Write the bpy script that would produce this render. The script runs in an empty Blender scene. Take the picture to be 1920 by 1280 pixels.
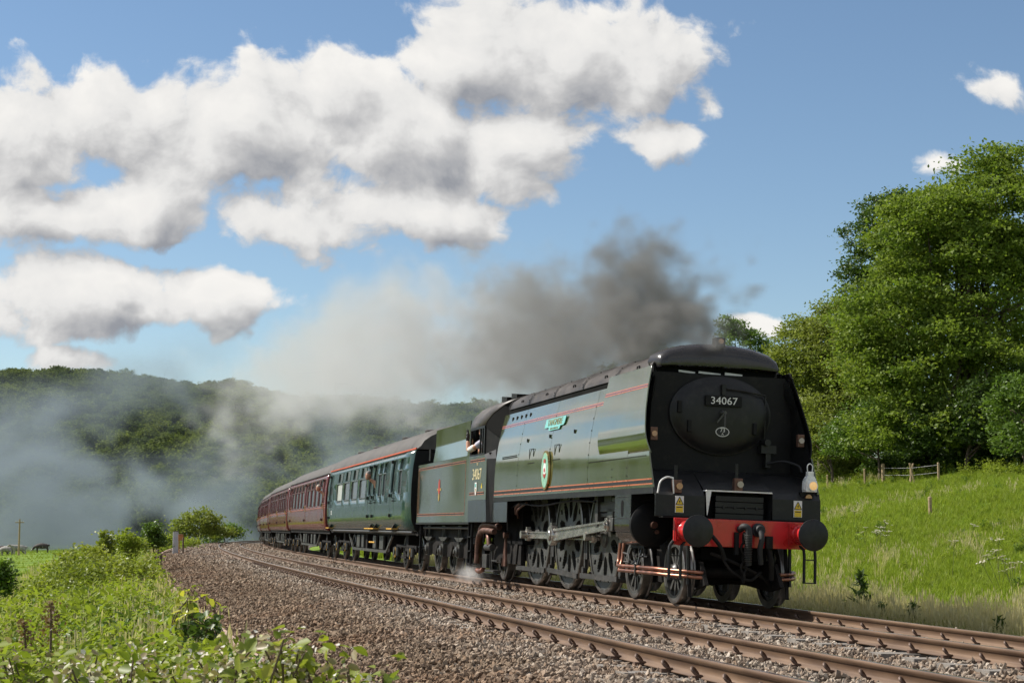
import bpy, bmesh, math, random
import numpy as np
from mathutils import Matrix, Vector
rng = np.random.default_rng(7)
random.seed(7)
PI = math.pi
SC = bpy.context.scene
COL = SC.collection

# ------------------------------------------------------------------ camera
CAM_LOC = (-8.857, -23.512, 1.183); CAM_YAW = .2355; CAM_PITCH = .1077
cam_d = bpy.data.cameras.new('camera'); cam = bpy.data.objects.new('camera', cam_d); COL.objects.link(cam)
cam.location = CAM_LOC
cam.rotation_euler = (PI / 2 + CAM_PITCH, 0, -CAM_YAW)
cam_d.lens = 59.22; cam_d.sensor_width = 36; cam_d.clip_start = .1; cam_d.clip_end = 20000
cam_d.dof.use_dof = True; cam_d.dof.focus_distance = 28; cam_d.dof.aperture_fstop = 11
SC.camera = cam
SC.render.engine = 'CYCLES'
cy = SC.cycles
cy.use_denoising = True
try: cy.denoiser = 'OPENIMAGEDENOISE'
except Exception: pass
cy.max_bounces = 6; cy.diffuse_bounces = 2; cy.glossy_bounces = 3; cy.transmission_bounces = 3; cy.volume_bounces = 2
cy.transparent_max_bounces = 12
cy.use_adaptive_sampling = True; cy.adaptive_threshold = .015
cy.caustics_reflective = False; cy.caustics_refractive = False
cy.sample_clamp_indirect = 4
cy.volume_max_steps = 160
try: cy.volume_step_rate = 1.5
except Exception: pass
vs = SC.view_settings
vs.view_transform = 'Standard'; vs.look = 'None'; vs.gamma = 1; vs.exposure = .42; vs.use_curve_mapping = False

# ------------------------------------------------------------------ sun
SUN_TO = Vector((-.84, .50, 1.0)).normalized()          # towards the sun
sun_d = bpy.data.lights.new('sun', 'SUN'); sun = bpy.data.objects.new('sun', sun_d); COL.objects.link(sun)
sun_d.energy = 5.0; sun_d.angle = math.radians(.53); sun_d.color = (1, .945, .86)
sun.rotation_euler = SUN_TO.to_track_quat('Z', 'Y').to_euler()
SUN_EL = math.asin(SUN_TO.z); SUN_AZ = math.atan2(SUN_TO.x, SUN_TO.y)

# ------------------------------------------------------------------ world: sky with cumulus clouds
W = bpy.data.worlds.new('World'); SC.world = W; W.use_nodes = True
NT = W.node_tree; NT.nodes.clear()
def nd(nt, typ, **kw):
    n = nt.nodes.new(typ)
    for k, v in kw.items(): setattr(n, k, v)
    return n
def setin(n, i, v, nt):
    if isinstance(v, bpy.types.NodeSocket): nt.links.new(v, n.inputs[i])
    else: n.inputs[i].default_value = v
def ma(nt, op, a, b=None, c=None, clamp=False):
    n = nd(nt, 'ShaderNodeMath', operation=op, use_clamp=clamp)
    setin(n, 0, a, nt)
    if b is not None: setin(n, 1, b, nt)
    if c is not None: setin(n, 2, c, nt)
    return n.outputs[0]
def vm(nt, op, a, b=None, scale=None):
    n = nd(nt, 'ShaderNodeVectorMath', operation=op)
    setin(n, 0, a, nt)
    if b is not None: setin(n, 1, b, nt)
    if scale is not None: setin(n, 3, scale, nt)
    return n.outputs['Value'] if op in ('LENGTH', 'DOT_PRODUCT', 'DISTANCE') else n.outputs[0]
def mapr(nt, v, a, b, c=0., d=1., smooth=True):
    n = nd(nt, 'ShaderNodeMapRange', interpolation_type='SMOOTHSTEP' if smooth else 'LINEAR')
    for i, x in enumerate((v, a, b, c, d)): setin(n, i, x, nt)
    return n.outputs[0]
def mixc(nt, f, a, b, bt='MIX'):
    n = nd(nt, 'ShaderNodeMix', data_type='RGBA', blend_type=bt)
    setin(n, 0, f, nt); setin(n, 6, a, nt); setin(n, 7, b, nt)
    return n.outputs[2]
FPX = 3158.3
VR = Vector((math.cos(CAM_YAW), -math.sin(CAM_YAW), 0)); VF = Vector((math.sin(CAM_YAW), math.cos(CAM_YAW), 0))
def sky_pq(px, py):
    """a direction of the sky (given as a point of the 1920x1280 photograph) as tangent-plane coordinates"""
    x = (px - 960) / FPX; y = (640 - py) / FPX
    c, s = math.cos(CAM_PITCH), math.sin(CAM_PITCH)
    f = c - y * s; z = s + y * c
    return x / f, z / f
CLOUDS = [(1060, 95, 220, 112), (1195, 118, 115, 82), (870, 120, 115, 68), (970, 262, 125, 98),
          (600, 165, 140, 85), (770, 250, 170, 98), (470, 250, 190, 86), (230, 235, 145, 92), (50, 265, 150, 100),
          (600, 408, 140, 72), (795, 390, 115, 64), (60, 398, 170, 50), (280, 380, 85, 66), (190, 568, 240, 66), (195, 522, 62, 34), (400, 570, 120, 54), (1222, 264, 80, 42),
          (1872, 172, 95, 50, .55), (1752, 300, 70, 50, .78), (130, 680, 130, 34, .45), (1440, 622, 80, 32, .5), (1322, 190, 60, 80, .55)]
def cloud_group(fine):
    g = bpy.data.node_groups.new('cloud_density', 'ShaderNodeTree')
    g.interface.new_socket('P', in_out='INPUT', socket_type='NodeSocketVector')
    g.interface.new_socket('D', in_out='OUTPUT', socket_type='NodeSocketFloat')
    gi = nd(g, 'NodeGroupInput'); go = nd(g, 'NodeGroupOutput')
    P = gi.outputs[0]
    wn = nd(g, 'ShaderNodeTexNoise', noise_dimensions='2D'); wn.inputs['Scale'].default_value = 11; wn.inputs['Detail'].default_value = 4
    g.links.new(P, wn.inputs['Vector'])
    wv = vm(g, 'SCALE', vm(g, 'SUBTRACT', wn.outputs['Color'], (.5, .5, .5)), scale=.030)
    Pw = vm(g, 'ADD', P, wv)
    best = None
    for (cx, cyy, rx, ry, *bias) in CLOUDS:
        p, q = sky_pq(cx, cyy)
        kx, ky = FPX / rx / 1.12, FPX / ry / 1.12
        m = nd(g, 'ShaderNodeVectorMath', operation='MULTIPLY_ADD'); g.links.new(Pw, m.inputs[0])
        m.inputs[1].default_value = (kx, ky, 0); m.inputs[2].default_value = (-p * kx, -q * ky, 0)
        l = vm(g, 'LENGTH', m.outputs[0])
        if bias: l = ma(g, 'ADD', l, bias[0])
        best = l if best is None else ma(g, 'SMOOTH_MIN', best, l, .16)
    blob = ma(g, 'SUBTRACT', 1.33, best)
    blob = ma(g, 'MAXIMUM', blob, -.8)
    # fair-weather clouds elsewhere in the sky, as in view
    sep = nd(g, 'ShaderNodeSeparateXYZ'); g.links.new(P, sep.inputs[0])
    outside = ma(g, 'MAXIMUM', mapr(g, ma(g, 'ABSOLUTE', sep.outputs[0]), .33, .55), mapr(g, sep.outputs[1], .34, .5))
    gn = nd(g, 'ShaderNodeTexNoise', noise_dimensions='2D'); gn.inputs['Scale'].default_value = 3.2; gn.inputs['Detail'].default_value = 2
    g.links.new(P, gn.inputs['Vector'])
    gen = ma(g, 'SUBTRACT', ma(g, 'MULTIPLY', ma(g, 'SUBTRACT', gn.outputs[0], .5), 5.5), -.35)
    blob = ma(g, 'ADD', ma(g, 'MULTIPLY', blob, ma(g, 'SUBTRACT', 1., outside)), ma(g, 'MULTIPLY', gen, outside))
    Pq = vm(g, 'MULTIPLY', Pw, (1, 1.15, 1))
    n1 = nd(g, 'ShaderNodeTexNoise', noise_dimensions='2D'); n1.inputs['Scale'].default_value = 13; n1.inputs['Detail'].default_value = 7 if fine else 5
    n1.inputs['Roughness'].default_value = .60
    g.links.new(Pq, n1.inputs['Vector'])
    vo = nd(g, 'ShaderNodeTexVoronoi', voronoi_dimensions='2D', feature='F1'); vo.inputs['Scale'].default_value = 30
    vo.inputs['Detail'].default_value = 1.; vo.inputs['Roughness'].default_value = .5; vo.inputs['Lacunarity'].default_value = 2.4; vo.normalize = True
    g.links.new(Pq, vo.inputs['Vector'])
    d = ma(g, 'ADD', blob, ma(g, 'MULTIPLY', ma(g, 'SUBTRACT', n1.outputs[0], .5), 2.35))
    d = ma(g, 'ADD', d, ma(g, 'MULTIPLY', ma(g, 'SUBTRACT', .34, vo.outputs['Distance']), .75))
    g.links.new(d, go.inputs[0])
    return g
def build_world():
    nt = NT
    geo = nd(nt, 'ShaderNodeTexCoord'); D = geo.outputs['Generated']
    sky = nd(nt, 'ShaderNodeTexSky', sky_type='NISHITA')
    sky.sun_disc = False; sky.sun_elevation = SUN_EL; sky.sun_rotation = SUN_AZ
    sky.altitude = 50; sky.air_density = 1.0; sky.dust_density = .15; sky.ozone_density = 3.0
    f = ma(nt, 'MAXIMUM', ma(nt, 'ABSOLUTE', vm(nt, 'DOT_PRODUCT', D, tuple(VF))), .12)
    sgn = ma(nt, 'SIGN', vm(nt, 'DOT_PRODUCT', D, tuple(VF)))
    p = ma(nt, 'DIVIDE', vm(nt, 'DOT_PRODUCT', D, tuple(VR)), f)
    q = ma(nt, 'DIVIDE', vm(nt, 'DOT_PRODUCT', D, (0, 0, 1)), f)
    p = ma(nt, 'ADD', p, ma(nt, 'MULTIPLY', ma(nt, 'SUBTRACT', 1., sgn), 7.))
    cb = nd(nt, 'ShaderNodeCombineXYZ'); nt.links.new(p, cb.inputs[0]); nt.links.new(q, cb.inputs[1])
    P = cb.outputs[0]
    a = nd(nt, 'ShaderNodeGroup', node_tree=cloud_group(True)); nt.links.new(P, a.inputs[0])
    b = nd(nt, 'ShaderNodeGroup', node_tree=cloud_group(False)); nt.links.new(vm(nt, 'ADD', P, (-.011, .018, 0)), b.inputs[0])
    d0, d1 = a.outputs[0], b.outputs[0]
    alpha = mapr(nt, d0, .10, .48)
    alpha = ma(nt, 'MULTIPLY', alpha, mapr(nt, q, -.02, .03))
    dif = ma(nt, 'SUBTRACT', d0, d1)
    lit = ma(nt, 'ADD', .66, ma(nt, 'MULTIPLY', dif, .36), clamp=True)
    thick = mapr(nt, d0, .5, 1.9)
    lit = ma(nt, 'SUBTRACT', lit, ma(nt, 'MULTIPLY', thick, .14), clamp=True)
    ramp = nd(nt, 'ShaderNodeValToRGB'); nt.links.new(lit, ramp.inputs[0])
    e = ramp.color_ramp.elements
    e[0].position = 0; e[0].color = (.20, .215, .245, 1)
    e[1].position = 1; e[1].color = (.70, .685, .66, 1)
    for pos, c in ((.3, (.24, .25, .275, 1)), (.52, (.40, .40, .405, 1)), (.72, (.60, .595, .585, 1))):
        x = e.new(pos); x.color = c
    STR = .082
    cl = vm(nt, 'SCALE', ramp.outputs[0], scale=1 / STR)
    skc = mixc(nt, 1., sky.outputs[0], (1.05, 1.06, 1.04, 1), 'MULTIPLY')
    out = mixc(nt, alpha, skc, cl)
    bg = nd(nt, 'ShaderNodeBackground'); nt.links.new(out, bg.inputs[0]); bg.inputs[1].default_value = STR
    wo = nd(nt, 'ShaderNodeOutputWorld'); nt.links.new(bg.outputs[0], wo.inputs[0])
build_world()
W.cycles.sampling_method = 'MANUAL'; W.cycles.sample_map_resolution = 512

# ------------------------------------------------------------------ helpers
def link(o, parent=None):
    COL.objects.link(o)
    if parent is not None: o.parent = parent
    return o
def tag(o, label=None, cat=None, group=None, kind=None):
    if label: o['label'] = label
    if cat: o['category'] = cat
    if group: o['group'] = group
    if kind: o['kind'] = kind
    return o
def empty(name, loc=(0, 0, 0), mat=None):
    o = bpy.data.objects.new(name, None); COL.objects.link(o)
    o.empty_display_size = .2
    if mat is not None: o.matrix_world = mat
    else: o.location = loc
    return o
class MB:
    """collects shapes; build() links them as one mesh object"""
    def __init__(s): s.v = []; s.f = []; s.m = []; s.mi = 0
    def add(s, vs, fs):
        n = len(s.v); s.v += [tuple(x) for x in vs]; s.f += [tuple(i + n for i in f) for f in fs]; s.m += [s.mi] * len(fs); return s
    def box(s, x0, x1, y0, y1, z0, z1):
        return s.add([(x0, y0, z0), (x1, y0, z0), (x1, y1, z0), (x0, y1, z0), (x0, y0, z1), (x1, y0, z1), (x1, y1, z1), (x0, y1, z1)],
                     [(0, 3, 2, 1), (4, 5, 6, 7), (0, 1, 5, 4), (1, 2, 6, 5), (2, 3, 7, 6), (3, 0, 4, 7)])
    def bar(s, a, b, w, h, up=(0, 0, 1)):
        a = Vector(a); b = Vector(b); d = (b - a).normalized(); u = Vector(up)
        r = d.cross(u)
        if r.length < 1e-4: r = d.cross(Vector((1, 0, 0)))
        r.normalize(); u = r.cross(d)
        P = []
        for c in (a, b):
            for sx, sz in ((-1, -1), (1, -1), (1, 1), (-1, 1)): P.append(c + r * sx * w / 2 + u * sz * h / 2)
        return s.add(P, [(3, 2, 1, 0), (4, 5, 6, 7), (0, 1, 5, 4), (1, 2, 6, 5), (2, 3, 7, 6), (3, 0, 4, 7)])
    def rings(s, rings, closed=True, cap=True):
        n = len(rings[0]); vs = [p for r in rings for p in r]; fs = []
        for i in range(len(rings) - 1):
            for j in range(n if closed else n - 1):
                k = (j + 1) % n
                fs.append((i * n + j, i * n + k, (i + 1) * n + k, (i + 1) * n + j))
        if cap and closed:
            fs.append(tuple(range(n))[::-1]); fs.append(tuple(range((len(rings) - 1) * n, len(rings) * n)))
        return s.add(vs, fs)
    def cyl(s, c0, c1, r0, r1=None, n=20, cap=True):
        r1 = r0 if r1 is None else r1
        a = Vector(c0); b = Vector(c1); d = (b - a).normalized()
        u = d.cross(Vector((0, 0, 1)))
        if u.length < 1e-4: u = d.cross(Vector((1, 0, 0)))
        u.normalize(); w = d.cross(u)
        rg = []
        for c, r in ((a, r0), (b, r1)): rg.append([c + (u * math.cos(t) + w * math.sin(t)) * r for t in [2 * PI * k / n for k in range(n)]])
        return s.rings(rg, True, cap)
    def lathe(s, c, axis, prof, n=28, cap=True):
        """prof: (distance along the axis, radius)"""
        a = Vector(c); d = Vector(axis).normalized(); u = d.cross(Vector((0, 0, 1)))
        if u.length < 1e-4: u = d.cross(Vector((1, 0, 0)))
        u.normalize(); w = d.cross(u)
        return s.rings([[a + d * t + (u * math.cos(q) + w * math.sin(q)) * r for q in [2 * PI * k / n for k in range(n)]] for t, r in prof], True, cap)
    def tube(s, path, r, n=10, cap=True):
        P = [Vector(p) for p in path]; rg = []; u = None
        rr = r if isinstance(r, (list, tuple)) else [r] * len(P)
        for i, p in enumerate(P):
            d = ((P[i + 1] if i + 1 < len(P) else p) - (P[i - 1] if i else p)).normalized()
            if u is None:
                u = d.cross(Vector((0, 0, 1)))
                if u.length < 1e-3: u = d.cross(Vector((1, 0, 0)))
            u = (u - d * u.dot(d))
            u.normalize(); w = d.cross(u)
            rg.append([p + (u * math.cos(t) + w * math.sin(t)) * rr[i] for t in [2 * PI * k / n for k in range(n)]])
        return s.rings(rg, True, cap)
    def prism(s, poly, axis, a, b):
        """poly in the two other axes (in x,y,z order), extruded along axis from a to b"""
        def P(p, t): return {'x': (t, p[0], p[1]), 'y': (p[0], t, p[1]), 'z': (p[0], p[1], t)}[axis]
        n = len(poly); vs = [P(p, a) for p in poly] + [P(p, b) for p in poly]
        fs = [tuple(range(n))[::-1], tuple(range(n, 2 * n))] + [(i, (i + 1) % n, n + (i + 1) % n, n + i) for i in range(n)]
        return s.add(vs, fs)
    def build(s, name, mats, parent=None, smooth=None, bevel=None):
        me = bpy.data.meshes.new(name); me.from_pydata(s.v, [], s.f)
        if not isinstance(mats, (list, tuple)): mats = [mats]
        for m in mats: me.materials.append(m)
        if len(mats) > 1: me.polygons.foreach_set('material_index', s.m)
        bm = bmesh.new(); bm.from_mesh(me); bmesh.ops.recalc_face_normals(bm, faces=bm.faces); bm.to_mesh(me); bm.free()
        if smooth is not None:
            me.shade_smooth(); me.set_sharp_from_angle(angle=math.radians(smooth))
        o = bpy.data.objects.new(name, me); link(o, parent)
        if bevel:
            md = o.modifiers.new('bevel', 'BEVEL'); md.width = bevel; md.segments = 2; md.limit_method = 'ANGLE'; md.angle_limit = math.radians(50)
        return o
def bez(pts, n=8):
    """smooth path through points (Catmull-Rom)"""
    P = [Vector(p) for p in pts]; Q = [P[0] * 2 - P[1]] + P + [P[-1] * 2 - P[-2]]; out = []
    for i in range(1, len(Q) - 2):
        for k in range(n):
            t = k / n; a, b, c, d = Q[i - 1], Q[i], Q[i + 1], Q[i + 2]
            out.append(.5 * ((2 * b) + (c - a) * t + (2 * a - 5 * b + 4 * c - d) * t * t + (3 * b - a - 3 * c + d) * t ** 3))
    out.append(P[-1]); return out
def np_mesh(name, V, F, mats, parent=None, mi=None, smooth=False):
    """V (n,3), F (m,k) arrays"""
    V = np.ascontiguousarray(V, dtype=np.float32); F = np.ascontiguousarray(F, dtype=np.int32)
    me = bpy.data.meshes.new(name); m, k = F.shape
    me.vertices.add(len(V)); me.vertices.foreach_set('co', V.ravel())
    me.loops.add(m * k); me.loops.foreach_set('vertex_index', F.ravel())
    me.polygons.add(m); me.polygons.foreach_set('loop_start', np.arange(0, m * k, k, dtype=np.int32)); me.polygons.foreach_set('loop_total', np.full(m, k, dtype=np.int32))
    if not isinstance(mats, (list, tuple)): mats = [mats]
    for x in mats: me.materials.append(x)
    if mi is not None: me.polygons.foreach_set('material_index', np.ascontiguousarray(mi, dtype=np.int32))
    me.update(calc_edges=True); me.validate()
    if smooth: me.shade_smooth()
    o = bpy.data.objects.new(name, me); link(o, parent); return o

# ------------------------------------------------------------------ materials
MAT = {}
def mat(name, col, rough=.5, metal=0., var=.12, scale=6., bump=0., bscale=40., coat=0., spec=.5, col2=None, col2s=2., col2t=(.5, .7), streak=None, ior=None):
    m = bpy.data.materials.new(name); m.use_nodes = True; nt = m.node_tree
    bs = nt.nodes['Principled BSDF']
    tc = nd(nt, 'ShaderNodeTexCoord'); O = tc.outputs['Object']
    n = nd(nt, 'ShaderNodeTexNoise'); nt.links.new(O, n.inputs['Vector']); n.inputs['Scale'].default_value = scale; n.inputs['Detail'].default_value = 4
    c = (*col, 1)
    lo = tuple(x * (1 - var) for x in col) + (1,); hi = tuple(min(1, x * (1 + var)) for x in col) + (1,)
    k = mixc(nt, mapr(nt, n.outputs[0], .3, .7), lo, hi)
    if col2 is not None:
        n2 = nd(nt, 'ShaderNodeTexNoise'); n2.inputs['Scale'].default_value = col2s; n2.inputs['Detail'].default_value = 6; n2.inputs['Roughness'].default_value = .65
        if streak: nt.links.new(vm(nt, 'MULTIPLY', O, streak), n2.inputs['Vector'])
        else: nt.links.new(O, n2.inputs['Vector'])
        k = mixc(nt, mapr(nt, n2.outputs[0], *col2t), k, (*col2, 1))
    nt.links.new(k, bs.inputs['Base Color'])
    rv = mapr(nt, n.outputs[0], .25, .75, max(.02, rough - .06), min(1, rough + .06))
    nt.links.new(rv, bs.inputs['Roughness'])
    bs.inputs['Metallic'].default_value = metal; bs.inputs['Specular IOR Level'].default_value = spec
    if ior: bs.inputs['IOR'].default_value = ior
    if coat: bs.inputs['Coat Weight'].default_value = coat; bs.inputs['Coat Roughness'].default_value = .06; bs.inputs['Coat IOR'].default_value = 1.6
    if bump:
        nb = nd(nt, 'ShaderNodeTexNoise'); nt.links.new(O, nb.inputs['Vector']); nb.inputs['Scale'].default_value = bscale; nb.inputs['Detail'].default_value = 3
        bn = nd(nt, 'ShaderNodeBump'); bn.inputs['Strength'].default_value = bump; bn.inputs['Distance'].default_value = .02
        nt.links.new(nb.outputs[0], bn.inputs['Height']); nt.links.new(bn.outputs[0], bs.inputs['Normal'])
        if coat: nt.links.new(bn.outputs[0], bs.inputs['Coat Normal'])
    MAT[name] = m; return m
def leafmat(name, c1, c2, trans=.35, rough=.45, spec=.35, clump=.7):
    """foliage: colour differs from leaf to leaf; light shines through"""
    m = bpy.data.materials.new(name); m.use_nodes = True; nt = m.node_tree; nt.nodes.clear()
    g = nd(nt, 'ShaderNodeNewGeometry'); tc = nd(nt, 'ShaderNodeObjectInfo')
    r = ma(nt, 'FRACT', ma(nt, 'ADD', g.outputs['Random Per Island'], tc.outputs['Random']))
    tx = nd(nt, 'ShaderNodeTexCoord'); nz = nd(nt, 'ShaderNodeTexNoise'); nz.inputs['Scale'].default_value = clump; nz.inputs['Detail'].default_value = 2; nt.links.new(tx.outputs['Object'], nz.inputs[0])
    r = ma(nt, 'ADD', ma(nt, 'MULTIPLY', r, .5), ma(nt, 'MULTIPLY', mapr(nt, nz.outputs[0], .32, .68), .5))
    k = mixc(nt, r, (*c1, 1), (*c2, 1))
    p = nd(nt, 'ShaderNodeBsdfPrincipled'); nt.links.new(k, p.inputs['Base Color']); p.inputs['Roughness'].default_value = rough; p.inputs['Specular IOR Level'].default_value = spec
    t = nd(nt, 'ShaderNodeBsdfTranslucent'); nt.links.new(mixc(nt, 1., k, (1.25, 1.3, .75, 1), 'MULTIPLY'), t.inputs[0])
    x = nd(nt, 'ShaderNodeMixShader'); x.inputs[0].default_value = trans
    nt.links.new(p.outputs[0], x.inputs[1]); nt.links.new(t.outputs[0], x.inputs[2])
    o = nd(nt, 'ShaderNodeOutputMaterial'); nt.links.new(x.outputs[0], o.inputs[0])
    MAT[name] = m; return m

# ------------------------------------------------------------------ the line of the railway: curve and cant
CANT = .0359; KAP = 1 / 1350.4; KF = 1.8855; GRADE = -.00283; YA = 5.0
CM = Matrix.Rotation(CANT, 4, 'Y')
cc, cs = math.cos(CANT), math.sin(CANT)
def centre(s):
    s = np.asarray(s, float); t = s - YA
    k = np.where(t < 0, KAP * KF, KAP); th = t * k
    return (1 - np.cos(th)) / k, YA + np.sin(th) / k, th
def tp(s, u, h, cant=True):
    """along s, to the right u, height h above the rails -> world"""
    s, u, h = np.broadcast_arrays(np.asarray(s, float), np.asarray(u, float), np.asarray(h, float))
    x, y, th = centre(s)
    X = x + u * np.cos(th); Y = y - u * np.sin(th); Z = h + GRADE * np.maximum(s, 0)
    return np.stack([X * cc + Z * cs, Y, -X * cs + Z * cc], -1)
def pose(s):
    """matrix of a vehicle standing on the track at s; its own y runs back along the train"""
    x, y, th = centre(s); x, y, th = float(x), float(y), float(th)
    return CM @ Matrix.Translation((x, y, GRADE * max(s, 0))) @ Matrix.Rotation(-th, 4, 'Z')
NEAR_U = -3.443; NEAR_H = -.065

def smooth01(t): t = np.clip(t, 0, 1); return t * t * (3 - 2 * t)
def vnoise(x, y, seed=0):
    """cheap smooth value noise"""
    x = np.asarray(x, float); y = np.asarray(y, float)
    xi = np.floor(x).astype(np.int64); yi = np.floor(y).astype(np.int64); fx = x - xi; fy = y - yi
    fx = fx * fx * (3 - 2 * fx); fy = fy * fy * (3 - 2 * fy)
    def hsh(a, b):
        n = (a * 374761393 + b * 668265263 + seed * 1442695) & 0x7fffffff
        n = ((n ^ (n >> 13)) * 1274126177) & 0x7fffffff
        return ((n ^ (n >> 16)) & 0xffff) / 65535.
    return (hsh(xi, yi) * (1 - fx) + hsh(xi + 1, yi) * fx) * (1 - fy) + (hsh(xi, yi + 1) * (1 - fx) + hsh(xi + 1, yi + 1) * fx) * fy
BAL_U = np.array([-7.5, -7.2, -5.6, -5.2, -2.4, -1.75, -1.1, 1.9, 2.5, 3.4, 3.8])
BAL_H = np.array([-.56, -.50, -.28, -.245, -.245, -.28, -.185, -.185, -.21, -.48, -.56])
def bal_h(u): return np.interp(u, BAL_U, BAL_H)
GU = np.array([-400, -60, -24, -15, -11.5, -9, -7.6, -7.3, -6.5, 2.9, 3.6, 4.6, 6.5, 12, 19, 25, 28, 45, 90, 260])
GZ = np.array([-3.6, -3.2, -2.9, -1.7, -.85, -.42, -.33, -.7, -.9, -.95, -.75, -.62, -.40, .55, 1.88, 2.95, 3.2, 3.6, 5, 8])
def ground_z(s, u):
    """world height of the ground (flat field, banks), as seen at s, u"""
    z = np.interp(u, GU, GZ)
    amp = np.clip((np.abs(u + 2) - 7) / 8, 0, 1)
    z = z + amp * (.55 * (vnoise(s * .11, u * .13, 3) - .5) + .22 * (vnoise(s * .5, u * .5, 5) - .5))
    w = np.clip((np.abs(u + 2) - 9) / 12, 0, 1)
    return z + GRADE * np.clip(s, 0, 400) * (1 - w)
def gp(s, u, dz=0.):
    x, y, th = centre(np.asarray(s, float)); s, u = np.broadcast_arrays(s, u)
    w = np.clip((np.abs(u + 2) - 9) / 12, 0, 1)
    return np.stack([x + u * np.cos(th), y - u * np.sin(th), ground_z(s, u) + dz - x * cs * (1 - w)], -1)

# vertices -> instances (for what nobody could count)
def inst_group():
    g = bpy.data.node_groups.new('scatter', 'GeometryNodeTree')
    g.interface.new_socket('Geometry', in_out='INPUT', socket_type='NodeSocketGeometry')
    g.interface.new_socket('Pieces', in_out='INPUT', socket_type='NodeSocketCollection')
    g.interface.new_socket('Geometry', in_out='OUTPUT', socket_type='NodeSocketGeometry')
    gi = nd(g, 'NodeGroupInput'); go = nd(g, 'NodeGroupOutput')
    ci = nd(g, 'GeometryNodeCollectionInfo'); g.links.new(gi.outputs[1], ci.inputs[0])
    ci.inputs['Separate Children'].default_value = True; ci.inputs['Reset Children'].default_value = True
    m2p = nd(g, 'GeometryNodeMeshToPoints'); g.links.new(gi.outputs[0], m2p.inputs[0])
    ip = nd(g, 'GeometryNodeInstanceOnPoints'); g.links.new(m2p.outputs[0], ip.inputs[0]); g.links.new(ci.outputs[0], ip.inputs['Instance'])
    ip.inputs['Pick Instance'].default_value = True
    def attr(nm, t):
        a = nd(g, 'GeometryNodeInputNamedAttribute', data_type=t); a.inputs[0].default_value = nm; return a.outputs[0]
    g.links.new(attr('idx', 'INT'), ip.inputs['Instance Index'])
    e = nd(g, 'FunctionNodeEulerToRotation'); g.links.new(attr('rot', 'FLOAT_VECTOR'), e.inputs[0]); g.links.new(e.outputs[0], ip.inputs['Rotation'])
    g.links.new(attr('scl', 'FLOAT_VECTOR'), ip.inputs['Scale'])
    g.links.new(ip.outputs[0], go.inputs[0])
    return g
SCATTER = inst_group()
def pieces(name, objs):
    c = bpy.data.collections.new(name)
    for o in objs:
        for k in list(o.users_collection): k.objects.unlink(o)
        c.objects.link(o)
    return c
def scatter(name, P, rot, scl, idx, coll, label, cat, kind='stuff', parent=None):
    me = bpy.data.meshes.new(name); n = len(P); me.vertices.add(n); me.vertices.foreach_set('co', np.ascontiguousarray(P, np.float32).ravel())
    def at(nm, t, d, fld): a = me.attributes.new(nm, t, 'POINT'); a.data.foreach_set(fld, np.ascontiguousarray(d).ravel())
    scl = np.asarray(scl, np.float32); scl = np.repeat(scl[:, None], 3, 1) if scl.ndim == 1 else scl
    at('rot', 'FLOAT_VECTOR', rot.astype(np.float32), 'vector'); at('scl', 'FLOAT_VECTOR', scl, 'vector'); at('idx', 'INT', idx.astype(np.int32), 'value')
    o = bpy.data.objects.new(name, me); link(o, parent)
    md = o.modifiers.new('scatter', 'NODES'); md.node_group = SCATTER
    md[[i.identifier for i in SCATTER.interface.items_tree if i.name == 'Pieces'][0]] = coll
    if parent is None: tag(o, label, cat, None, kind)
    else: o['kind'] = kind
    return o

# ------------------------------------------------------------------ ground
def grid_faces(ns, nu):
    i = np.arange(ns - 1)[:, None] * nu + np.arange(nu - 1)[None]
    return np.stack([i, i + nu, i + nu + 1, i + 1], -1).reshape(-1, 4)
def ground_mat():
    m = bpy.data.materials.new('grassland'); m.use_nodes = True; nt = m.node_tree; bs = nt.nodes['Principled BSDF']
    tc = nd(nt, 'ShaderNodeTexCoord'); O = tc.outputs['Object']
    a = nd(nt, 'ShaderNodeTexNoise'); a.inputs['Scale'].default_value = .35; a.inputs['Detail'].default_value = 6; nt.links.new(O, a.inputs[0])
    b = nd(nt, 'ShaderNodeTexNoise'); b.inputs['Scale'].default_value = 7; b.inputs['Detail'].default_value = 4; nt.links.new(O, b.inputs[0])
    k = mixc(nt, mapr(nt, a.outputs[0], .35, .65), (.11, .19, .022, 1), (.19, .27, .04, 1))
    k = mixc(nt, mapr(nt, b.outputs[0], .45, .75), k, (.07, .085, .03, 1))
    nt.links.new(k, bs.inputs['Base Color']); bs.inputs['Roughness'].default_value = .9; bs.inputs['Specular IOR Level'].default_value = .1
    bn = nd(nt, 'ShaderNodeBump'); bn.inputs['Strength'].default_value = .6; bn.inputs['Distance'].default_value = .1
    nt.links.new(b.outputs[0], bn.inputs['Height']); nt.links.new(bn.outputs[0], bs.inputs['Normal'])
    MAT['grassland'] = m; return m
ground_mat()
ss = np.unique(np.concatenate([np.arange(-60, -22, 4), np.arange(-22, 60, .8), np.arange(60, 140, 3), np.arange(140, 420, 12)]))
uu = np.unique(np.concatenate([np.array([-900, -600, -400, -300, -220, -160, -120, -90, -70, -55]), np.arange(-45, -12, 1.5), np.arange(-12, 30, .6), np.arange(30, 60, 3), np.arange(60, 260, 20), np.array([260])]))
SG, UG = np.meshgrid(ss, uu, indexing='ij')
V = gp(SG, UG).reshape(-1, 3)
o = np_mesh('ground', V, grid_faces(len(ss), len(uu)), MAT['grassland'], smooth=True); o['kind'] = 'structure'
# outer country, reaching the horizon
V = np.array([(-9000, -6000, -7.5), (9000, -6000, -7.5), (9000, 14000, -7.5), (-9000, 14000, -7.5)]); 
o = np_mesh('terrain', V, np.array([[0, 1, 2, 3]]), MAT['grassland']); o['kind'] = 'structure'

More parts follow.
